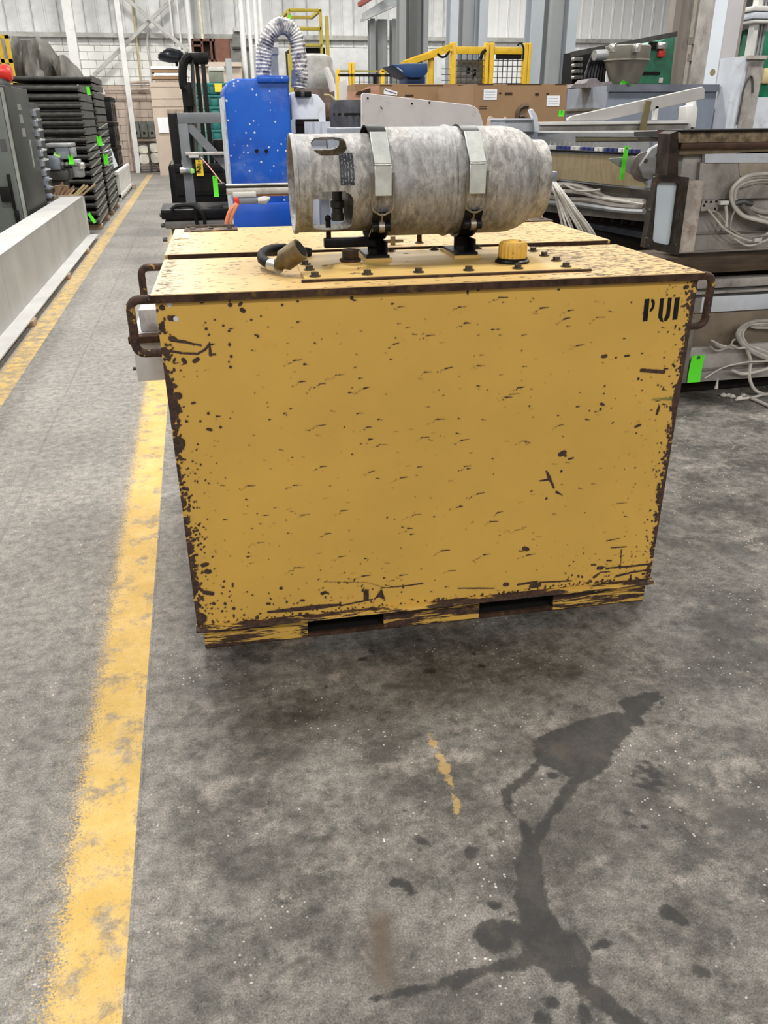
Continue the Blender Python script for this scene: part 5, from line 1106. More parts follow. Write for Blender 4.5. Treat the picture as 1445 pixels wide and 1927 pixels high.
# small white card and board near the fence
single(MB().prism([PY(*q, 8.6) for q in ((638, 155), (653, 147))] + [Vector((PY(653, 170, 8.6).x, 8.6, 0)), Vector((PY(637, 170, 8.6).x, 8.6, 0))], (0, .02, 0)), 'white_board', M_WHITE, 'white board standing by the yellow fence post', 'board')
green_tag(1057, 208, 11, 24, 7.245, 'green hang tag on the right cardboard bulk box')
# pale steel channel and bracket in front of the cartons
ch_ = thing_w('pale_channel', 'pale blue grey steel channel with an upright lug behind the gas tank', 'steel channel', (2.2, 5.8, 0))
wb(pb(950, 225, 1012, 248, 5.7, .3), 'channel_web', M_WHITEB, ch_, .004); wb(pb(950, 223, 1012, 226, 5.66, .36), 'channel_flange', M_WHITEB, ch_); wb(MB().prism([PY(*q, 5.65) for q in ((998, 207), (1003, 205), (1011, 219), (1015, 248), (1007, 248), (1004, 222))], (0, .05, 0)), 'lug', M_WHITEB, ch_); wb(pb(960, 248, 1010, 300, 5.75, .2, z0=0), 'channel_leg', M_GREYP, ch_)

# ------------------------------------------------------------------ yellow fence, hopper, platform
def mesh_panel(x0, x1, z0, z1, Y, step, parent, nm='wire_mesh', r=.004):
    mb = MB(); nx = int((x1-x0)/step); nz = int((z1-z0)/step)
    for i in range(1, nx): x = x0 + (x1-x0)*i/nx; mb.box(x - r, x + r, Y - r, Y + r, z0, z1)
    for j in range(1, nz): z = z0 + (z1-z0)*j/nz; mb.box(x0, x1, Y - r, Y + r, z - r, z + r)
    return wb(mb, nm, M_DSTEEL, parent, smooth=False)
YF = 9.6
fc = thing_w('safety_fence', 'yellow safety fence with black wire mesh behind the cardboard boxes', 'fence', (3.0, 9.6, 0))
zt = PY(920, 88, YF).z
def fx_(px): return PY(px, 130, YF).x
for (p0, p1) in ((848, 858), (912, 919), (921, 929), (984, 992), (992.5, 998)): wb(MB().box(fx_(p0), fx_(p1), YF, YF + .07, 0, zt + .04), 'fence_post', M_YSAFE, fc, .006)
for (p0, p1) in ((858, 912), (929, 984)):
    wb(MB().box(fx_(p0), fx_(p1), YF, YF + .05, zt - .07, zt), 'top_rail', M_YSAFE, fc, .004); wb(MB().box(fx_(p0), fx_(p1), YF, YF + .05, .15, .21), 'bottom_rail', M_YSAFE, fc, .004); mesh_panel(fx_(p0), fx_(p1), .21, zt - .07, YF + .03, .055, fc)
    if p0 == 929: wb(MB().box(fx_(p0) + .03, fx_(p1) - .02, YF + .01, YF + .04, zt - .115, zt - .07), 'black_edge', M_BLACKM, fc)
for (p0, p1) in ((806, 812),): wb(MB().box(fx_(p0), fx_(p1) + .03, YF, YF + .07, 0, PY(809, 108, YF).z), 'fence_post', M_YSAFE, fc, .006)
wb(MB().bar(PY(760, 121, YF), PY(850, 89, YF), .06, .07), 'sloping_rail', M_YSAFE, fc); wb(MB().bar(PY(755, 122, YF - .05), PY(815, 103, YF - .05), .05, .05), 'sloping_rail', M_YSAFE, fc)
wb(MB().tube(smooth_path([PY(823, 101, YF - .03), PY(830, 107, YF - .03), PY(838, 106, YF - .03), PY(846, 96, YF - .03)], 4), .012, 6), 'black_cable', M_BLACKM, fc)
mesh_panel(fx_(832), fx_(848), .2, PY(838, 118, YF).z, YF + .03, .055, fc)
wb(MB().tube(smooth_path([PY(974, 86, YF), PY(977, 82, YF), PY(982, 83, YF), PY(985, 92, YF), PY(984, 112, YF)], 4), .010, 6), 'black_cable', M_BLACKM, fc)
wb(MB().tube(smooth_path([PY(914, 94, YF - .02), PY(908, 99, YF - .02), PY(904, 112, YF - .02)], 4), .018, 6), 'black_cable', M_BLACKM, fc)
cbx = thing_w('fence_control_panel', 'grey control cabinet seen through the yellow fence', 'cabinet', (3.0, 9.9, 0)); wb(pb(860, 112, 913, 175, YF + .12, .3, z0=0), 'cabinet_body', pm('dull_grey_panel', (.15, .145, .14), .6), cbx, .006)
for (x0, y0, x1, y1) in ((877, 127, 884, 138), (889, 131, 896, 134), (893, 134, 896, 140), (889, 139, 896, 142), (889, 142, 892, 148)): wb(pb(x0, y0, x1, y1, YF + .112, .01), 'marking', M_BLACKM, cbx)
single(pb(821, 114, 829, 145, YF - .06, .01), 'fence_notice', M_PAPER, 'narrow white notice on the yellow fence beside the blue hopper', 'notice')
# rear fence run
rf = thing_w('rear_fence', 'low yellow fence run with mesh left of the blue hopper', 'fence', (2.3, 11.5, 0)); YR = 11.5
for (p0, p1, y0) in ((634, 640, 130), (657, 662, 118), (662.5, 668, 117), (716, 724, 132), (756, 761, 140)): wb(MB().box(PY(p0, 150, YR).x, PY(p1, 150, YR).x, YR, YR + .07, 0, PY(p0, y0, YR).z), 'fence_post', M_YSAFE, rf, .005)
wb(MB().box(PY(636, 133, YR).x, PY(712, 133, YR).x, YR + .02, YR + .05, PY(680, 135, YR).z, PY(680, 132, YR).z), 'top_rail', pm('dull_yellow', (.34, .29, .05), .5), rf); wb(MB().box(PY(636, 143, YR).x, PY(757, 143, YR).x, YR, YR + .04, PY(690, 144, YR).z, PY(690, 139, YR).z), 'dark_rail', M_BLACKM, rf); wb(MB().box(PY(718, 133, YR).x, PY(752, 133, YR).x, YR, YR + .05, PY(735, 136, YR).z, PY(735, 129, YR).z), 'top_rail', M_YSAFE, rf)
mesh_panel(PY(668, 150, YR).x, PY(756, 150, YR).x, .2, PY(690, 144, YR).z, YR + .03, .06, rf)
wb(MB().box(PY(702, 150, YR).x, PY(708, 150, YR).x, YR - .02, YR, 0.0, PY(705, 139, YR).z), 'dark_post', M_BLACKM, rf)
hp_ = thing_w('blue_hopper', 'dark blue feed hopper in front of the sloping yellow rail', 'hopper', (2.3, 9.1, 0))
YH = 8.9; M_DBLUE = pm('dark_blue_paint', (.008, .045, .15), .45, 0, .12, 5)
wb(MB().prism([PY(*q, YH) for q in ((738, 122), (766, 119), (805, 119), (805, 136), (796, 146), (772, 146), (762, 143))], (0, .5, 0)), 'hopper_bin', M_DBLUE, hp_, .008); wb(pb(766, 144, 800, 160, YH + .06, .35), 'hopper_neck', M_DBLUE, hp_, .006); wb(MB().prism([PY(*q, YH - .004) for q in ((746, 127), (749, 127), (759, 134), (756, 135))], (0, .003, 0)), 'maker_plate', pm('pale_plate', (.35, .42, .50), .5), hp_); wb(pb(776, 160, 792, 240, YH + .1, .25, z0=0), 'hopper_stand', M_GREYP, hp_)
# work platform in yellow tube, far behind
yp_ = thing_w('work_platform', 'yellow tubular work platform behind the duct loop', 'platform', (1.9, 16.2, 0)); YP = 16.0; M_YDULL = pm('dull_platform_yellow', (.42, .33, .03), .5, 0, .12, 5)
def px_(p, y=60): return PY(p, y, YP).x
for (p0, p1, y0) in ((543, 548, 17), (602, 607, 17), (613, 619, 30)): wb(MB().box(px_(p0), px_(p1), YP, YP + .07, 0, PY(p0, y0, YP).z), 'upright', M_YDULL, yp_, .005)
for (y0, y1) in ((16, 22), (50, 57), (82, 88)): wb(MB().box(px_(545), px_(605), YP, YP + .06, PY(575, y1, YP).z, PY(575, y0, YP).z), 'cross_rail', M_YDULL, yp_, .004)
wb(MB().box(px_(538, 150), px_(541.5, 150), YP - .5, YP - .44, 0, PY(538, 105, YP).z), 'upright', M_YDULL, yp_, .004)
for y in (17,): wb(MB().box(px_(543), px_(548), YP + .06, YP + 1.2, PY(545, 22, YP).z, PY(545, 16, YP).z), 'side_rail', M_YDULL, yp_); wb(MB().box(px_(602), px_(607), YP + .06, YP + 1.2, PY(605, 22, YP).z, PY(605, 16, YP).z), 'side_rail', M_YDULL, yp_); wb(MB().box(px_(543), px_(607), YP + 1.14, YP + 1.2, PY(605, 22, YP).z, PY(605, 16, YP).z), 'rear_rail', M_YDULL, yp_)
wb(MB().box(px_(548), px_(612), YP + .1, YP + 1.1, 0, PY(580, 89, YP).z), 'machine_cabinet', M_BLACKM, yp_)
for k in range(4): z = PY(592, 104 + 2.6*k, YP).z; wb(MB().box(px_(580), px_(604), YP + .085, YP + .10, z - .008, z + .008), 'louvre', M_STEEL, yp_)
green_tag(545, 27, 5, 10, 15.99, 'green hang tag on the yellow work platform')
single(pb(578, 37, 584, 42, 15.0, .1), 'ceiling_lamp', M_WHITE, 'tiny white lamp head seen through the yellow platform', 'lamp') if False else None
# ------------------------------------------------------------------ right side: conveyor bed, die block, steelwork
def slab(a, b_, c_, d_, YA, YB, th, mb=None):
    """upright panel with photo corners a(top left) b(top right) c(bottom right) d(bottom left); left edge at depth YA, right at YB"""
    q = [PY(*a, YA), PY(*b_, YB), PY(*c_, YB), PY(*d_, YA)]; n = (q[1] - q[0]).cross(Vector((0, 0, 1))).normalized(); n = -n if n.y < 0 else n
    return (mb or MB()).prism(q, n*th)
A_, B_ = 5.7, 4.75
M_TAN = pm('tan_dirty_panel', (.33, .27, .16), .55, .1, .15, 8, (.16, .12, .07), .4, 6, 0, (6, 6, .8))
M_GRIME = pm('grimy_grey_steel', (.21, .195, .175), .6, .2, .25, 9, (.08, .065, .05), .5, 6)
cv = thing_w('conveyor_bed', 'grimy tan sided conveyor bed with cables running right of the gas tank', 'conveyor', (2.4, 5.2, 0))
wb(slab((1003, 283), (1212, 292), (1212, 354), (1003, 331), A_, B_, .03), 'side_panel', M_TAN, cv)
wb(slab((1003, 280), (1212, 289), (1212, 293), (1003, 283), A_ - .02, B_ - .02, .06), 'black_edge', M_BLACKM, cv)
wb(slab((1003, 250), (1222, 250), (1222, 286), (1003, 280), A_ + .30, B_ + .30, .03), 'tray_back', pm('tray_grey', (.27, .275, .28), .5, .3, .15, 6), cv)
wb(slab((1003, 247), (1240, 246), (1240, 250), (1003, 250), A_ + .28, B_ + .28, .10), 'tray_rim', M_WHITE, cv)
# floor of the tray between rim and panel
q = [PY(1003, 280, A_), PY(1212, 289, B_), PY(1222, 289, B_ + .32), PY(1003, 284, A_ + .32)]
wb(MB().prism(q, (0, 0, -.02)), 'tray_floor', M_STEEL, cv)
rg = random.Random(8)
for k in range(22):
    f = k/21; Y = (A_ + .05)*(1-f) + (B_ + .05)*f; x = 1010*(1-f) + 1200*f; y = 278*(1-f) + 287*f; p = PY(x, y, Y)
    wb(MB().box(p.x - .016, p.x + .016, p.y, p.y + .04, p.z - .01, p.z + .018), 'connector', pm('blue_connector', (.03, .04, .16), .5) if k == 0 else (bpy.data.materials['blue_connector'] if k % 5 not in (3, 4) else M_WHITE), cv)
    wb(MB().cyl((p.x, p.y + .02, p.z + .015), (p.x, p.y + .02, p.z + .035 + .02*rg.random()), .004, 6), 'pin', M_CHROME, cv)
wb(slab((1030, 330), (1215, 353), (1215, 358), (1030, 334), A_ - .03, B_ - .03, .05), 'lower_rib', M_STEEL, cv)
wb(slab((1003, 336), (1222, 358), (1222, 402), (1003, 372), A_ + .06, B_ + .06, .03), 'cable_tray', M_GRIME, cv)
wb(slab((1003, 372), (1222, 402), (1222, 418), (1003, 396), A_ + .02, B_ + .02, .08), 'perforated_beam', M_GRIME, cv)
for k in range(6): x = 1095 + k*19; y = 402 + k*2.6; f = (x - 1003)/219; Y = A_*(1-f) + B_*f - .004; wb(pb(x, y, x + 11, y + 9, Y, .02), 'beam_slot', M_HOLE, cv)
wb(slab((1003, 396), (1225, 418), (1225, 600), (1003, 560), A_ + .08, B_ + .08, .3), 'dark_underframe', M_HOLE, cv)
wb(slab((1060, 412), (1225, 440), (1225, 452), (1060, 420), A_ - .15, B_ - .02, .10), 'lower_channel', pm('dark_blue_steel', (.045, .05, .06), .5, .4), cv)
q = [PY(1003, 560, A_ + .08), PY(1225, 600, B_ + .08)]
for p in q: wb(MB().box(p.x - .06, p.x + .06, p.y + .05, p.y + .2, 0, .6), 'leg', M_DSTEEL, cv)
# dirty corrugated conduits along it
def cpath(pts, dy=-.05): return smooth_path([PY(x, y, A_*(1 - (x-1003)/219) + B_*(x-1003)/219 + dy) for (x, y) in pts], 6)
for k, (pts, r, m) in enumerate(([(((1020, 352), (1075, 348), (1115, 360), (1150, 375), (1212, 380))), .018, M_CABLE], [(((1020, 358), (1090, 362), (1130, 372), (1212, 384))), .012, M_CABLEW], [(((1020, 371), (1070, 376), (1110, 378), (1160, 388), (1212, 391))), .019, M_GRIME], [(((1020, 381), (1080, 384), (1125, 390), (1170, 396), (1212, 398))), .018, M_STEEL], [(((1060, 346), (1085, 358), (1110, 359), (1130, 357))), .008, M_CABLE])):
    wb(MB().tube(cpath(pts, -.02 - .01*k), r, 8), 'conduit', m, cv)
# cable bundle hung from a black block
cbd = thing_w('cable_bundle', 'bundle of pale cables fanning down from a black clamp beside the tank', 'cables', PY(1060, 430, 4.9))
wb(pb(1029, 323, 1049, 343, 4.85, .10), 'clamp', M_GREYP, cbd, .006); wb(pb(1023, 334, 1032, 343, 4.84, .06), 'clamp_ear', M_CHROME, cbd, .004)
for k in range(9):
    f = k/8; x1 = 1062 + 56*f + rg.uniform(-3, 3); wb(MB().tube(smooth_path([PY(1034 + 9*f, 342, 4.86), PY(1044 + 14*f, 362 + rg.uniform(-3, 3), 4.80 + .02*math.sin(k)), PY(1052 + 34*f, 398, 4.78), PY(x1 + 3, 445, 4.75), PY(x1 + 30, 520, 4.75)], 5), rg.choice([.007, .009, .006]), 7), 'cable', (M_CABLEW, M_CABLE)[k % 3 == 0], cbd)
# bracket hub at the right end
hb = thing_w('hub_bracket', 'grey pivot plate with round hub and gusset at the conveyor end', 'bracket', PY(1215, 330, 4.6))
Yh = 4.69
wb(MB().prism([PY(*q_, Yh) for q_ in ((1204, 312), (1226, 280), (1247, 268), (1249, 300), (1246, 318), (1240, 330), (1224, 338), (1212, 336))], (0, .04, 0)), 'pivot_plate', M_STEEL, hb, .003, seg=1); wb(MB().prism([PY(*q_, Yh + .03) for q_ in ((1146, 300), (1150, 298), (1200, 294), (1206, 330), (1220, 350))], (0, .012, 0)), 'gusset', M_STEEL, hb)
p = PY(1214, 318, Yh); wb(MB().lathe([(.082, .012), (.082, .0), (.001, .0)], (p.x + .005, Yh + .022, p.z + .01), 'y', 28), 'hub_ring', M_GRIME, hb)
for (x, y, r) in ((1215, 303, .012), (1236, 292, .010)): p = PY(x, y, Yh); wb(MB().cyl((p.x, Yh - .003, p.z), (p.x, Yh, p.z), r, 12), 'bolt_hole', M_DSTEEL, hb)
fb = thing_w('black_flat_bar', 'long dirty black bar projecting left from the die block', 'bar', PY(1180, 262, 4.45))
wb(slab((1083, 257), (1272, 258), (1272, 266), (1083, 268), 4.6, 4.20, .05), 'bar', M_DSTEEL, fb); wb(slab((1083, 260), (1200, 259), (1200, 264), (1083, 266), 4.597, 4.346, .002), 'bar_groove', pm('greenish_grime', (.12, .11, .07), .6), fb); wb(slab((1193, 248), (1272, 246), (1272, 257), (1193, 257), 4.42, 4.10, .08), 'clamp_plate', M_DSTEEL, fb); wb(slab((1236, 247), (1255, 247), (1255, 254), (1236, 254), 4.23, 4.155, .002), 'red_patch', pm('dull_red', (.12, .03, .03), .6), fb)
green_tag(1180, 275, 9, 58, 4.70, 'long green hang tag curling off the conveyor side', .06)

# ------------------------------------------------------------------ die block with translucent window
YD = 4.05
M_DIRTW = pm('grimy_white_steel', (.35, .33, .315), .6, .1, .22, 6, (.14, .11, .085), .6, 5)
db = thing_w('die_block', 'heavy grimy die block with a pale window and cables at the right edge', 'machine block', (3.3, 4.6, 0))
x0 = PY(1282, 400, YD).x; zt = PY(1360, 243, YD).z; zb = PY(1360, 474, YD).z
wb(MB().box(x0, 4.6, YD + .06, YD + .16, zb, PY(1360, 290, YD).z), 'block_body', M_DIRTW, db, .008)
wb(MB().prism([PY(*q_, YD + .02) for q_ in ((1327, 290), (1460, 284), (1460, 306), (1327, 306))], (0, .03, 0)), 'upper_strip', M_WHITEB, db); wb(MB().prism([PY(*q_, YD + .03) for q_ in ((1318, 306), (1460, 300), (1460, 372), (1312, 376))], (0, .03, 0)), 'mid_plate', M_DIRTW, db); wb(MB().prism([PY(*q_, YD + .026) for q_ in ((1390, 307), (1460, 304), (1460, 330), (1392, 332))], (0, .006, 0)), 'tan_patch', pm('tan_residue', (.36, .31, .25), .7), db)
wb(MB().prism([PY(*q_, YD + .045) for q_ in ((1300, 438), (1460, 433), (1460, 436), (1300, 441))], (0, .02, 0)), 'ledge', M_GRIME, db)
# top: black flange, crumbly insulation, rusty rail
xl = PY(1276, 262, YD).x
wb(MB().box(xl, 4.6, YD - .03, YD + .22, PY(1360, 248, YD).z, zt), 'top_flange', M_BLACKP, db, .004); wb(MB().box(xl, 4.6, YD - .01, YD + .18, PY(1360, 268, YD).z, PY(1360, 248, YD).z), 'insulation', pm('sooty_insulation', (.22, .17, .11), .9, 0, .5, 25, (.02, .018, .015), .6, 9), db, .004); wb(MB().box(xl + .02, 4.6, YD - .005, YD + .17, PY(1360, 279, YD).z, PY(1360, 268, YD).z), 'rusty_rail', pm('brown_rail', (.07, .035, .022), .6, .3, .4, 14), db, .003); wb(MB().box(xl + .03, 4.6, YD + .02, YD + .16, PY(1360, 290, YD).z, PY(1360, 279, YD).z), 'rail_recess', pm('brown_grime', (.16, .115, .07), .7, 0, .3, 10), db)
wb(slab((1262, 252), (1276, 246), (1276, 335), (1255, 330), YD - .03, YD - .03, .12), 'corner_post', pm('rusty_black', (.04, .03, .024), .6, .3, .5, 16, (.12, .06, .03), .5, 10), db)
# window frame plate
M_FRAME = pm('rusty_dark_frame', (.045, .038, .032), .55, .3, .4, 16, (.14, .065, .025), .45, 9)
wo = [(1238, 328), (1297, 334), (1277, 481), (1213, 466)]; wi = [(1237, 343), (1279, 344), (1264, 463), (1228, 455)]
def inner(r=.02):
    q_ = [PY(*p_, YD - .06) for p_ in wi]; out = []
    for i in range(4):
        p0, p1, p2 = q_[i-1], q_[i], q_[(i+1) % 4]; a, b2 = p1 + (p0-p1).normalized()*r, p1 + (p2-p1).normalized()*r
        for f in (0, .25, .5, .75, 1): out.append((a*(1-f) + p1*f)*(1-f) + (p1*(1-f) + b2*f)*f)
    return out
inn = inner(); outc = [PY(*p_, YD - .06) for p_ in wo]; outp = []
per = 5
for i in range(4):
    outp += [outc[i]]*1
mb = MB(); n = len(inn); op = []
for k, p_ in enumerate(inn):
    i, j = divmod(k, 5); c_ = outc[i]; op.append(c_)
for dy in (0, .05):
    for p_ in inn: mb.v.append(tuple(p_ + Vector((0, dy, 0))))
    for p_ in op: mb.v.append(tuple(p_ + Vector((0, dy, 0))))
for k in range(n):
    l = (k+1) % n
    mb.f.append((k, l, n + l, n + k)); mb.f.append((2*n + k, 3*n + k, 3*n + l, 2*n + l)); mb.f.append((k, 2*n + k, 2*n + l, l)); mb.f.append((n + k, n + l, 3*n + l, 3*n + k))
bm = bmesh.new(); vs = [bm.verts.new(v_) for v_ in mb.v]
for f in mb.f:
    try: bm.faces.new([vs[i] for i in f])
    except ValueError: pass
bmesh.ops.remove_doubles(bm, verts=bm.verts, dist=1e-5); bmesh.ops.dissolve_degenerate(bm, edges=bm.edges, dist=1e-5); bmesh.ops.recalc_face_normals(bm, faces=bm.faces)
me = bpy.data.meshes.new('window_frame'); bm.to_mesh(me); bm.free(); me.materials.append(M_FRAME)
wf = inst('window_frame', me, db); wf.matrix_parent_inverse = Matrix.Translation(-Vector(db.location))
wb(MB().prism([p_ + Vector((0, .028, 0)) for p_ in inn], (0, .006, 0)), 'pane', pm('translucent_pane', (.56, .64, .72), .25, 0, .05, 4, (.40, .28, .14), .12, 3), wf); wf.children[0]['label'] = 'pale translucent pane'
for (x, y) in ((1232, 334), (1290, 340), (1218, 448), (1270, 460), (1224, 395), (1280, 402), (1219, 462)): p = PY(x, y, YD - .06); wb(MB().cyl((p.x, YD - .066, p.z), (p.x, YD - .05, p.z), .0065, 8), 'frame_bolt', M_DSTEEL, wf)
wb(MB().box(PY(1290, 400, YD).x - .02, x0 + .10, YD - .01, YD + .06, zb + .01, PY(1290, 340, YD).z), 'edge_lip', pm('white_rust_edge', (.45, .40, .36), .7, 0, .3, 14, (.20, .10, .06), .5, 9), db)
# connector plate with holes
cpn = wb(pb(1320, 376, 1352, 397, YD + .0, .03), 'connector_plate', M_DIRTW, db, .003)
for (x, y) in ((1329, 380), (1338, 380), (1348, 379), (1325, 387), (1346, 393)): wb(pb(x - 2, y - 2, x + 2, y + 2, YD - .002, .004), 'plate_hole', M_HOLE, cpn)
def loop(nm, pts, r, m, parent, Y):
    q_ = [PY(x, y, Y + .012*math.sin(i*1.7)) for i, (x, y) in enumerate(pts)]
    if pts[0][0] >= 1450: q_ = [q_[0] + Vector((.05, .14, 0))] + q_
    if pts[-1][0] >= 1450: q_ = q_ + [q_[-1] + Vector((.05, .14, 0))]
    return wb(MB().tube(smooth_path(q_, 6), r, 8), nm, m, parent)
uc_ = thing_w('upper_cable_loop', 'pale cables looped in a coil on the die block face', 'cables', PY(1400, 430, YD))
for k in range(4): loop('cable', ((1470, 327 + 5*k), (1430, 327 + 5*k), (1400, 334 + 5*k), (1378 + 3*k, 355), (1377 + 3*k, 380), (1395 + 2*k, 404), (1425, 414 - 3*k), (1470, 424 - 3*k)), .010, (M_CABLEW, M_CABLE)[k % 2], uc_, YD - .02 + .012*k)
for k, pts in enumerate((((1332, 394), (1345, 410), (1365, 432), (1395, 448), (1420, 452), (1455, 430)), ((1335, 396), (1352, 402), (1372, 428), (1405, 445), (1450, 440)), ((1365, 385), (1367, 405), (1366, 428)), ((1384, 392), (1376, 412), (1374, 434)), ((1358, 383), (1375, 385), (1396, 380), (1415, 384)), ((1395, 384), (1410, 400), (1432, 415), (1455, 418)), ((1380, 448), (1410, 462), (1455, 445)), ((1400, 380), (1420, 395), (1455, 400)))): loop('thin_cable', pts, (.006, .005, .009, .005, .014, .016, .006, .013)[k], (M_CABLEW, M_CABLE, M_CABLEW, M_CABLE, M_DSTEEL, M_GRIME, M_CABLEW, M_CABLE)[k], uc_, YD - .01)
wb(pb(1356, 378, 1372, 386, YD - .03, .03), 'plug', M_WHITE, uc_, .004); wb(pb(1420, 448, 1434, 456, YD - .03, .03), 'plug', M_WHITE, uc_, .004); wb(pb(1388, 377, 1414, 386, YD - .02, .04), 'sleeve', M_DSTEEL, uc_, .01)
# ------------------------------------------------------------------ lower die carriage under it
lm = thing_w('die_carriage', 'grimy lower machine carriage on the floor right of the yellow box', 'machine carriage', (3.3, 4.6, 0))
def band(y0, y1, dy, mat, nm, x=1225, th=.3, bev=.004): return wb(MB().box(PY(x, (y0+y1)/2, YD + dy).x, 4.6, YD + dy, YD + dy + th, PY(1370, y1, YD + dy).z, PY(1370, y0, YD + dy).z), nm, mat, lm, bev)
band(481, 512, .0, pm('rusty_timber', (.070, .046, .028), .75, .1, .4, 8, (.03, .02, .014), .5, 5, 0, (.6, 4, 4)), 'rusty_beam', 1180)
band(512, 524, .10, M_HOLE, 'shadow_gap', 1200, .2); band(524, 541, .02, M_DIRTW, 'top_rail', 1240); band(541, 547, .04, M_DSTEEL, 'dark_groove', 1240); band(547, 552, .015, M_DIRTW, 'white_lip', 1240); band(552, 557, .035, M_DSTEEL, 'dark_groove', 1240); band(557, 586, .03, M_WHITEB, 'pale_band', 1320); band(557, 586, .035, M_GRIME, 'side_band', 1240)
band(586, 650, .05, pm('tan_soiled_face', (.21, .17, .125), .65, .1, .25, 5, (.09, .065, .04), .55, 4), 'tan_face', 1240); band(650, 715, .03, M_DIRTW, 'lower_face', 1250); band(690, 696, .025, M_GRIME, 'ledge', 1250, .2)
band(715, 730, .12, M_HOLE, 'kick_recess', 1250, .2)
wb(MB().box(PY(1260, 735, YD + .15).x, 4.6, YD + .15, YD + .36, 0, PY(1370, 728, YD + .15).z), 'plinth', pm('dark_brown_plinth', (.07, .058, .048), .7, 0, .3, 6), lm)
wb(MB().box(PY(1262, 640, YD).x, PY(1300, 640, YD).x, YD - .02, YD + .1, PY(1280, 720, YD).z, PY(1280, 600, YD).z), 'end_bracket', M_GRIME, lm, .006)
lc = thing_w('lower_cable_loop', 'grey cables looped on the lower die carriage', 'cables', PY(1400, 740, YD - .1))
for k in range(4): loop('cable', ((1470, 602 + 4*k), (1425, 604 + 4*k), (1398 + 3*k, 613), (1387 + 3*k, 630), (1398 + 3*k, 650), (1425, 668 - 4*k), (1470, 684 - 4*k)), .010, (M_CABLE, M_CABLEW)[k % 2], lc, YD - .03 + .012*k)
for k, pts in enumerate((((1338, 640), (1358, 650), (1385, 655), (1402, 654)), ((1405, 656), (1412, 680), (1410, 710), (1422, 735), (1450, 744)), ((1325, 712), (1360, 692), (1400, 682), (1450, 678)), ((1378, 697), (1395, 703), (1420, 700), (1450, 690)), ((1335, 652), (1350, 660), (1372, 652), (1380, 640), (1390, 638)), ((1345, 648), (1362, 655), (1376, 650), (1388, 656)))): loop('thin_cable', pts, (.006, .010, .005, .010, .006, .008)[k], (M_CABLEW, M_CABLEW, M_CABLEW, M_CABLEW, M_CABLE, M_CABLE)[k], lc, YD - .02)
fcab = single(MB().tube(smooth_path([PZ(x, y, .012) for (x, y) in ((1395, 742), (1420, 752), (1460, 770))], 5), .010, 8), 'floor_cable', M_CABLE, 'loose grey cable lying on the floor below the die carriage', 'cable')
single(MB().tube(smooth_path([PZ(x, y, .010) for (x, y) in ((1385, 752), (1415, 748), (1440, 742), (1470, 738))], 5), .008, 8), 'floor_cable', M_CABLEW, 'thin pale cable end on the floor near the plastic scraps', 'cable')
nz = single(MB().lathe([(.012, 0), (.008, .02), (.006, .045), (.003, .065)], PY(1348, 728, YD - .02) + Vector((0, 0, -.01)), n=12), 'nozzle_tip', M_CABLEW, 'small pale cone nozzle hanging under the die carriage', 'nozzle')
rg = random.Random(4)
for k in range(5):
    p = PZ(1362 + 9*k + rg.uniform(-3, 3), 750 + rg.uniform(-4, 4)); single(MB().lathe([(.001, 0), (.018, .004), (.022, .012), (.010, .022), (.001, .024)], p, n=7), 'plastic_scrap', M_CABLEW, '%s crumpled plastic scrap on the floor by the die carriage' % ('leftmost', 'second', 'middle', 'fourth', 'rightmost')[k], 'scrap', 'plastic scraps on the floor')
green_tag(1315, 669, 27, 53, YD - .028, 'large green hang tag just right of the yellow box edge')

# ------------------------------------------------------------------ steelwork and bins beyond
wbm = thing_w('white_bracket_beam', 'pale steel bracket with sloping arm on a long white bar', 'bracket', (3.5, 6.6, 0)); Yk = 6.2
wb(slab((1012, 232), (1300, 230), (1300, 246), (1012, 250), Yk, Yk, .12), 'long_bar', M_DIRTW, wbm, .004); wb(slab((1018, 230), (1300, 227), (1300, 232), (1018, 235), Yk - .03, Yk - .03, .2), 'bar_cap', M_WHITE, wbm)
pl = [(1068, 227), (1070, 222), (1080, 217), (1320, 163), (1326, 168), (1326, 184), (1255, 199), (1235, 202), (1235, 225), (1228, 227)]; pl2 = [(1140, 226), (1236, 200), (1290, 190), (1290, 226)]
wb(MB().prism([PY(*q_, Yk) for q_ in ((1068, 227), (1070, 222), (1078, 218), (1322, 163), (1326, 168), (1326, 186), (1140, 226))], (0, .04, 0)), 'sloping_arm', pm('grey_white_arm', (.40, .39, .38), .5, 0, .08, 5), wbm, .003, seg=1)
wb(MB().box(PY(1232, 212, Yk).x, PY(1238, 212, Yk).x, Yk, Yk + .04, PY(1235, 226, Yk).z, PY(1235, 200, Yk).z), 'arm_stay', M_WHITE, wbm); wb(MB().bar(PY(1208, 248, Yk - .05), PY(1220, 190, Yk - .05), .045, .02, (0, 1, 0)), 'brown_strap', pm('brown_webbing', (.16, .13, .06), .7), wbm)
wb(MB().box(PY(1100, 246, Yk).x, PY(1130, 246, Yk).x, Yk + .02, Yk + .12, 0, PY(1110, 249, Yk).z), 'leg', M_GREYP, wbm); wb(MB().box(PY(1280, 246, Yk).x, PY(1300, 246, Yk).x, Yk + .02, Yk + .12, 0, PY(1290, 247, Yk).z), 'leg', M_GREYP, wbm)
Yn = 7.6
bn = thing_w('grey_bin', 'large blue grey steel bin behind the sloping bracket', 'bin', (4.2, 8.2, 0)); a, b_, _, zt = ext(1146, 162, 1345, 230, Yn); M_BIN = pm('bin_blue_grey', (.20, .23, .29), .5, .1, .10, 3, (.14, .14, .15), .3, 3)
q = [PY(1066, 165, 8.6), PY(1146, 161, Yn)]; zt = q[1].z
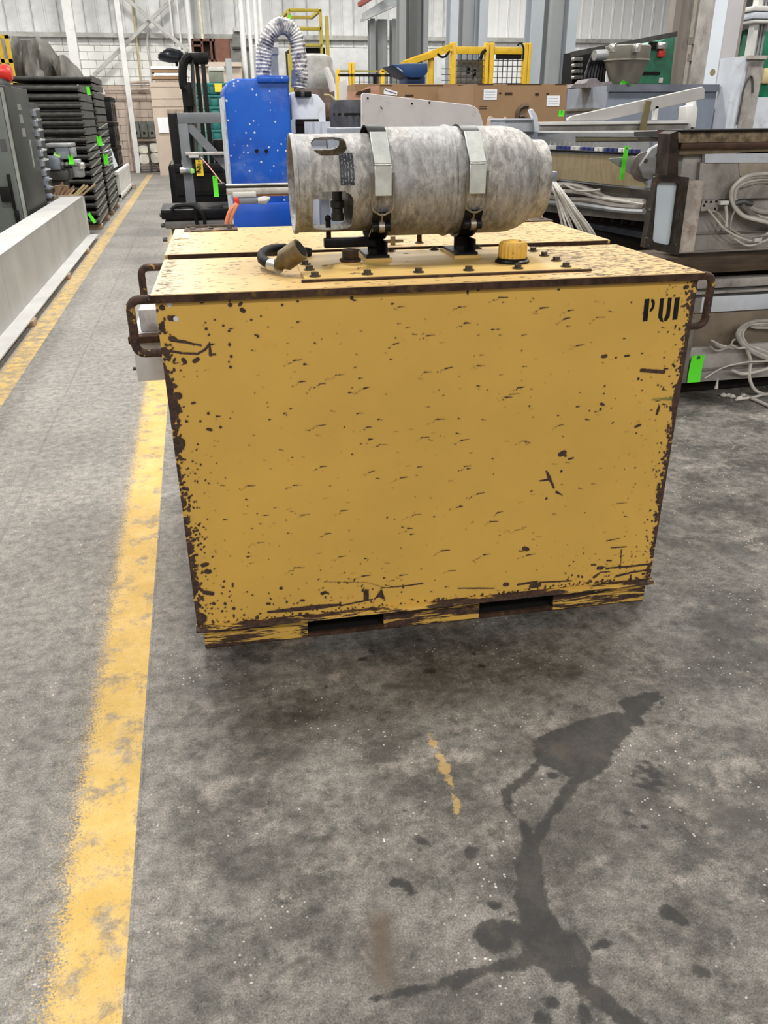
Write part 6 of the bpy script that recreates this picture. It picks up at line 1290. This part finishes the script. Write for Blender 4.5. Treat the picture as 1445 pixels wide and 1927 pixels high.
wb(MB().box(q[1].x, b_, Yn, Yn + .02, 0, zt), 'front_wall', M_BIN, bn); wb(MB().prism([(q[1].x, Yn, 0), (PY(1066, 200, 8.6).x, 8.6, 0), (PY(1066, 200, 8.6).x, 8.6, zt), (q[1].x, Yn, zt)], (.02, .01, 0)), 'side_wall', pm('bin_side', (.30, .34, .41), .5, .1, .1, 3), bn); wb(MB().box(PY(1066, 200, 8.6).x, b_, 8.6, 8.62, 0, zt), 'rear_wall', M_BIN, bn); wb(MB().box(q[1].x - .02, b_, Yn - .03, Yn, zt - .05, zt + .01), 'rim', pm('bin_rim', (.12, .13, .16), .5), bn); wb(MB().box(q[1].x, b_, Yn + .02, 8.6, zt - .20, zt - .18), 'fill_level', M_GRIME, bn)
gt = green_tag(1183, 156, 28, 10, 7.566, 'green hang tag lying over the rim of the grey bin', .35)
rb_ = single(MB().prism([PY(*q_, 8.0) for q_ in ((1072, 166), (1080, 158), (1100, 157), (1108, 149), (1122, 147), (1130, 155), (1150, 153), (1155, 163))], (0, .25, 0)), 'dusty_cloth', pm('dusty_purple_grey', (.17, .15, .16), .8, 0, .3, 14), 'crumpled dusty cloth on the left end of the grey bin', 'cloth')
hpp = thing_w('cone_hopper', 'olive grey cone hopper with a side port above the grey bin', 'hopper', (5.2, 9.3, 0)); Yo = 8.95; p = PY(1174, 155, Yo + .3); M_OL = pm('olive_grey_paint', (.19, .18, .15), .55, .1, .10, 5)
sc1 = 1/ (F_PX/ (ray(1174, 120).dot(C_F)*(Yo + .3)/ray(1174, 120).y)); zz = lambda y: PY(1174, y, Yo + .3).z
wb(MB().lathe([(34*sc1*.75, zz(160)), (41*sc1, zz(114)), (42*sc1, zz(112)), (42*sc1, zz(88)), (40*sc1, zz(86))], (p.x, Yo + .3, 0), n=36), 'cone', M_OL, hpp); wb(MB().lathe([(43*sc1, zz(115)), (43*sc1, zz(112))], (p.x, Yo + .3, 0), n=36), 'seam_ring', pm('pale_seam', (.28, .27, .23), .5), hpp)
wb(MB().box(p.x - .2, p.x + .2, Yo + .1, Yo + .5, 0, zz(158)), 'hopper_stand', M_DSTEEL, hpp)
wb(MB().cyl(PY(1118, 104, Yo), PY(1140, 103, Yo + .02), .05, 14), 'side_port', M_STEEL, hpp)
for x in (1155, 1200): q_ = PY(x, 92, Yo - .02); wb(MB().box(q_.x - .03, q_.x + .03, Yo - .03, Yo + .05, q_.z - .03, q_.z + .05), 'clip', M_CHROME, hpp, .01)
# black ribbed hoses
M_HOSEB = pm('black_ribbed_hose', (.013, .013, .015), .4, .1, .5, 60)
for k in range(7):
    x = 1110 + 4.2*k; single(MB().tube(smooth_path([PY(x + 6, 101 + rg.uniform(0, 3), 9.5), PY(x - 4 + k, 130, 9.45), PY(x - 9 + 1.4*k, 158, 9.4), PY(x - 10 + 1.4*k, 240, 9.4)], 6), .022, 8), 'feed_hose', M_HOSEB, '%s of the black feed hoses left of the cone hopper' % ('leftmost', 'second from left', 'third from left', 'middle', 'third from right', 'second from right', 'rightmost')[k], 'hose', 'black feed hoses')
ch2 = thing_w('hose_rack', 'black hose rack with bright couplings beside the steel columns', 'hose rack', (4.6, 10, 0)); wb(pb(1078, 98, 1112, 165, 9.8, .3, z0=0), 'rack_back', M_BLACKM, ch2)
for j in range(4):
    for i in range(3): q_ = PY(1081 + 5.5*i, 111 + 11.5*j, 9.75); wb(MB().cyl((q_.x, 9.72, q_.z), (q_.x, 9.8, q_.z), .02, 10), 'coupling', M_CHROME, ch2)
single(MB().bar(PY(1076, 102, 9.3), PY(1272, 64, 9.5), .05, .05), 'dark_rail', M_DSTEEL, 'dark sloping rail above the cone hopper', 'rail')
gm = thing_w('green_machine', 'green painted machine behind the cone hopper', 'machine', (6.0, 10.4, 0)); Yg2 = 10.2
wb(MB().prism([PY(*q_, Yg2) for q_ in ((1200, 150), (1216, 92), (1262, 68), (1272, 62))] + [Vector((PY(1264, 200, Yg2).x, Yg2, 0)), Vector((PY(1196, 200, Yg2).x, Yg2, 0))], (0, .8, 0)), 'housing', M_GREENM, gm, .01); wb(pb(1206, 135, 1242, 141, Yg2 - .01, .03), 'dark_slot', M_BLACKM, gm); wb(pb(1240, 94, 1252, 107, Yg2 - .05, .05), 'red_button', M_RED, gm, .01); wb(pb(1239, 80, 1255, 92, Yg2 - .08, .08), 'silver_cup', M_CHROME, gm, .01); wb(pb(1240, 146, 1247, 156, Yg2 - .01, .03), 'plate', M_WHITE, gm); wb(pb(1222, 78, 1238, 92, Yg2 - .03, .03), 'black_grille', M_BLACKM, gm); wb(pb(1196, 157, 1222, 160, Yg2 - .05, .1), 'white_ledge', M_WHITE, gm)
gm2 = thing_w('green_press', 'dark green press frame seen behind the white columns at right', 'machine', (9.5, 12.4, 0)); Yg3 = 12.2
wb(pb(1382, 58, 1470, 270, Yg3, 1.2, z0=0), 'frame', M_GREENM, gm2, .01); wb(pb(1372, 0, 1425, 55, Yg3 - .1, .6, z1=8), 'upper_frame', M_DSTEEL, gm2); wb(pb(1382, 54, 1402, 57, Yg3 - .05, .04), 'bright_gap', M_WHITE, gm2); wb(pb(1378, 110, 1388, 113, Yg3 - .05, .04), 'bright_gap', M_WHITE, gm2); wb(pb(1436, 128, 1452, 158, Yg3 - .05, .1), 'cream_knob', pm('cream_knob', (.55, .45, .25), .5), gm2, .03); wb(pb(1378, 112, 1396, 200, Yg3 - .3, .3, z0=0), 'dark_bay', M_HOLE, gm2)
wl_ = thing_w('sheet_partition', 'pale blue grey sheet panels low behind the white columns', 'panel', (7, 9, 0)); wb(pb(1345, 180, 1380, 240, 8.6, .05, z0=0), 'sheet', M_WHITEB, wl_); wb(pb(1420, 183, 1470, 240, 8.6, .05, z0=0), 'sheet', M_WHITEB, wl_)
# columns
def ibeam(nm, px0, px1, py, Y, mat, label, z1=8.5, z0=0.0, dep=.25, group=None, flange=.02, pale=None):
    a, b_ = PY(px0, py, Y).x, PY(px1, py, Y).x; o = thing_w(nm, label, 'column', ((a+b_)/2, Y + dep/2, z0), group)
    wb(MB().box(a, b_, Y, Y + flange, z0, z1), 'front_flange', mat, o); wb(MB().box(a, b_, Y + dep - flange, Y + dep, z0, z1), 'rear_flange', mat, o); wb(MB().box((a+b_)/2 - .01, (a+b_)/2 + .01, Y + flange, Y + dep - flange, z0, z1), 'web', mat, o); return o
M_COLG = pm('grey_painted_column', (.36, .38, .39), .5, 0, .07, 2, (.25, .25, .25), .3, 2); M_COLB = pm('bluish_column', (.44, .48, .53), .5, 0, .07, 2); M_COLT = pm('taupe_column', (.25, .215, .19), .55, 0, .07, 2)
zc = PY(720, 35, 17).z
ibeam('steel_column', 697, 706, 80, 17, M_COLG, 'left of the three slim grey columns under the overhead beam', zc); ibeam('steel_column', 711, 729, 80, 17.1, M_COLG, 'wide middle grey column under the overhead beam', zc); ibeam('steel_column', 738, 746, 80, 17, M_COLG, 'right of the three slim grey columns under the overhead beam', zc)
ob_ = thing_w('overhead_beam', 'pale grey overhead beam end above the slim grey columns', 'beam', (3.6, 16.5, zc)); wb(MB().prism([PY(*q_, 16.8) for q_ in ((687, 22), (688, 34), (758, 2), (790, -12), (740, -12))], (0, .3, 0)), 'beam', M_COLG, ob_); wb(MB().prism([PY(*q_, 16.7) for q_ in ((686, 32), (688, 37), (760, 5), (800, -13), (790, -13))], (0, .5, 0)), 'lower_flange', pm('white_flange', (.58, .60, .62), .5), ob_); wb(MB().bar(PY(676, 9, 17.2), PY(712, -14, 16.5), .07, .07), 'red_rail', pm('dull_red_rail', (.25, .06, .05), .6), ob_)
ibeam('steel_column', 752, 764, 60, 15.5, M_COLG, 'grey column just right of the overhead beam'); ibeam('steel_column', 770, 793, 60, 15.8, pm('mid_grey_column', (.25, .26, .26), .5, 0, .07, 2), 'broad darker grey column left of the tall pale columns'); ibeam('steel_column', 797, 806, 60, 15.6, M_COLG, 'narrow grey column beside the broad darker one')
ibeam('steel_column', 848, 862, 45, 13.5, M_COLB, 'left pale blue column rising behind the yellow fence'); ibeam('steel_column', 871, 893, 45, 13.8, M_COLG, 'middle grey column of the trio behind the yellow fence'); ibeam('steel_column', 902, 918, 45, 13.5, M_COLB, 'right pale blue column of the trio behind the yellow fence')
ibeam('steel_column', 998, 1020, 80, 11.4, M_COLB, 'left column of the trio right of the yellow fence'); ibeam('steel_column', 1029, 1057, 80, 11.6, M_COLG, 'wide middle column of the trio right of the yellow fence'); ibeam('steel_column', 1066, 1083, 80, 11.4, M_COLB, 'right column of the trio right of the yellow fence')
for (x0, x1, Y, z) in ((1018, 1070, 11.5, 140), (1018, 1070, 11.5, 5), (860, 905, 13.6, 62)):
    pass
bx_ = thing_w('taupe_column', 'broad taupe boxed column with a notched strip above the bin', 'column', (7.3, 11.3, 0)); Yx = 11.0
for (x0, x1, m, dy, nm) in ((1262, 1274, M_COLT, 0, 'outer_flange'), (1276, 1296, M_COLT, .10, 'web_face'), (1299, 1306, pm('pale_taupe', (.40, .36, .32), .5), .05, 'pale_strip'), (1308, 1322, M_COLT, .08, 'rear_web'), (1324, 1345, M_COLT, 0, 'inner_flange')):
    a, b_ = PY(x0, 80, Yx).x, PY(x1, 80, Yx).x; wb(MB().box(a, b_, Yx + dy, Yx + .14, 0, 8.5), nm, m, bx_)
for y in (76, 108): z = PY(1303, y, Yx).z; wb(MB().box(PY(1298, y, Yx).x, PY(1312, y, Yx).x, Yx + .04, Yx + .06, z - .04, z + .04), 'splice', M_COLT, bx_)
wc = thing_w('white_column', 'large bluish white steel column at the right of the photo', 'column', (6.3, 8.7, 0)); Yq = 8.3
def cx(px): return PY(px, 120, Yq).x
wb(MB().box(cx(1331), cx(1352), Yq, Yq + .02, PY(1340, 197, Yq).z, 8.5), 'lit_face', pm('lit_white_face', (.66, .72, .80), .5, 0, .04, 3), wc); wb(MB().box(cx(1352), cx(1382), Yq + .01, Yq + .3, 0, 8.5), 'side_face', pm('shaded_white_face', (.46, .45, .47), .5, 0, .05, 3), wc); wb(MB().box(cx(1331), cx(1352), Yq + .02, Yq + .3, 0, 8.5), 'core', M_DIRTW, wc); wb(MB().box(cx(1382), cx(1388), Yq + .02, Yq + .06, 0, 8.5), 'edge_flange', M_COLT, wc)  # light on one face and shade on the side put into their colours
p = PY(1341, 136, Yq - .003); wb(MB().lathe([(.001, 0), (.03, .0), (.028, .003)], p, 'y', 14), 'oil_mark', pm('brown_mark', (.25, .20, .10), .6), wc)
pk = thing_w('electrode_pack', 'white bottle shaped cover at the foot of the white column', 'cover', PY(1300, 235, 7.0)); wb(MB().prism([PY(*q_, 6.9) for q_ in ((1288, 240), (1292, 200), (1304, 198), (1306, 186), (1310, 187), (1311, 199), (1313, 205), (1309, 240))], (0, .12, 0)), 'cover', M_WHITE, pk, .005); wb(MB().box(PY(1292, 240, 6.9).x, PY(1308, 240, 6.9).x, 6.92, 7.0, 0, PY(1300, 238, 6.9).z), 'stand', M_DSTEEL, pk)
sp_ = thing_w('white_post', 'short white post with peeling face right of the white column', 'post', (6.2, 7.7, 0)); Ys = 7.4
wb(MB().box(PY(1376, 170, Ys).x, PY(1398, 170, Ys).x, Ys, Ys + .25, 0, PY(1398, 107, Ys).z), 'left_face', M_WHITEB, sp_); wb(MB().box(PY(1398, 170, Ys).x, PY(1426, 170, Ys).x, Ys - .02, Ys + .25, 0, PY(1410, 110, Ys).z), 'front_face', M_DIRTW, sp_); wb(MB().box(PY(1404, 108, Ys).x, PY(1438, 108, Ys).x, Ys - .05, Ys + .3, PY(1415, 112, Ys).z, PY(1415, 105, Ys).z), 'cap_plate', pm('cap_taupe', (.35, .32, .29), .6), sp_)
wb(MB().tube(smooth_path([PY(x, y, Ys - .03) for (x, y) in ((1386, 235), (1394, 195), (1400, 165), (1411, 143), (1416, 150), (1416, 175))], 5), .008, 6), 'crack', M_DSTEEL, sp_)
ld = thing_w('strapped_mast', 'white clamped mast with grey rods at the upper right edge', 'mast', (7.6, 9.2, 0)); Yl = 9.0
wb(MB().box(PY(1418, 60, Yl).x, PY(1426, 60, Yl).x, Yl, Yl + .1, 0, 8.5), 'rail', M_WHITE, ld)
for k in range(3): wb(MB().box(PY(1427 + 6*k, 70, Yl).x, PY(1431 + 6*k, 70, Yl).x, Yl + .04, Yl + .1, 0, 8.5), 'rod', M_STEEL, ld)
for (y0, y1) in ((12, 22), (24, 36), (38, 44)): wb(MB().box(PY(1413, y0, Yl).x, PY(1465, y0, Yl).x, Yl - .06, Yl + .2, PY(1430, y1, Yl).z, PY(1430, y0, Yl).z), 'clamp', (M_WHITE, M_WHITEB, M_WHITE)[(y0 == 24) + 2*(y0 == 38)], ld, .01)
# stair-like pipes behind the duct
for k, (px0, nm) in enumerate(((456, 'leftmost'), (470, 'second'), (482, 'third'), (492, 'rightmost'))): vpole(px0, 60, 27.5, .06 if k else .08, 'riser_pipe', M_WCOL, '%s white riser pipe left of the duct loop' % nm, 'pipe', 0, 8.5, False)
gh = thing_w('grey_vent_hood', 'grey vent hood on the back wall left of the duct loop', 'vent hood', PY(455, 150, 26)); wb(MB().prism([PY(*q_, 28.2) for q_ in ((440, 60), (460, 60), (468, 88), (475, 150), (437, 150), (437, 90))], (0, 1.0, 0)), 'hood', pm('hood_grey', (.22, .22, .21), .5), gh); wb(pb(440, 52, 462, 59, 28.1, .6), 'hood_cap', M_WHITE, gh); wb(pb(437, 88, 476, 92, 28.12, .1), 'hood_band', M_DSTEEL, gh)
single(MB().box(PY(425, 120, 25).x, PY(436, 120, 25).x, 25, 25.3, 0, PY(430, 110, 25).z), 'grey_post', M_COLG, 'grey post with a white cap behind the blue cabinet', 'post')
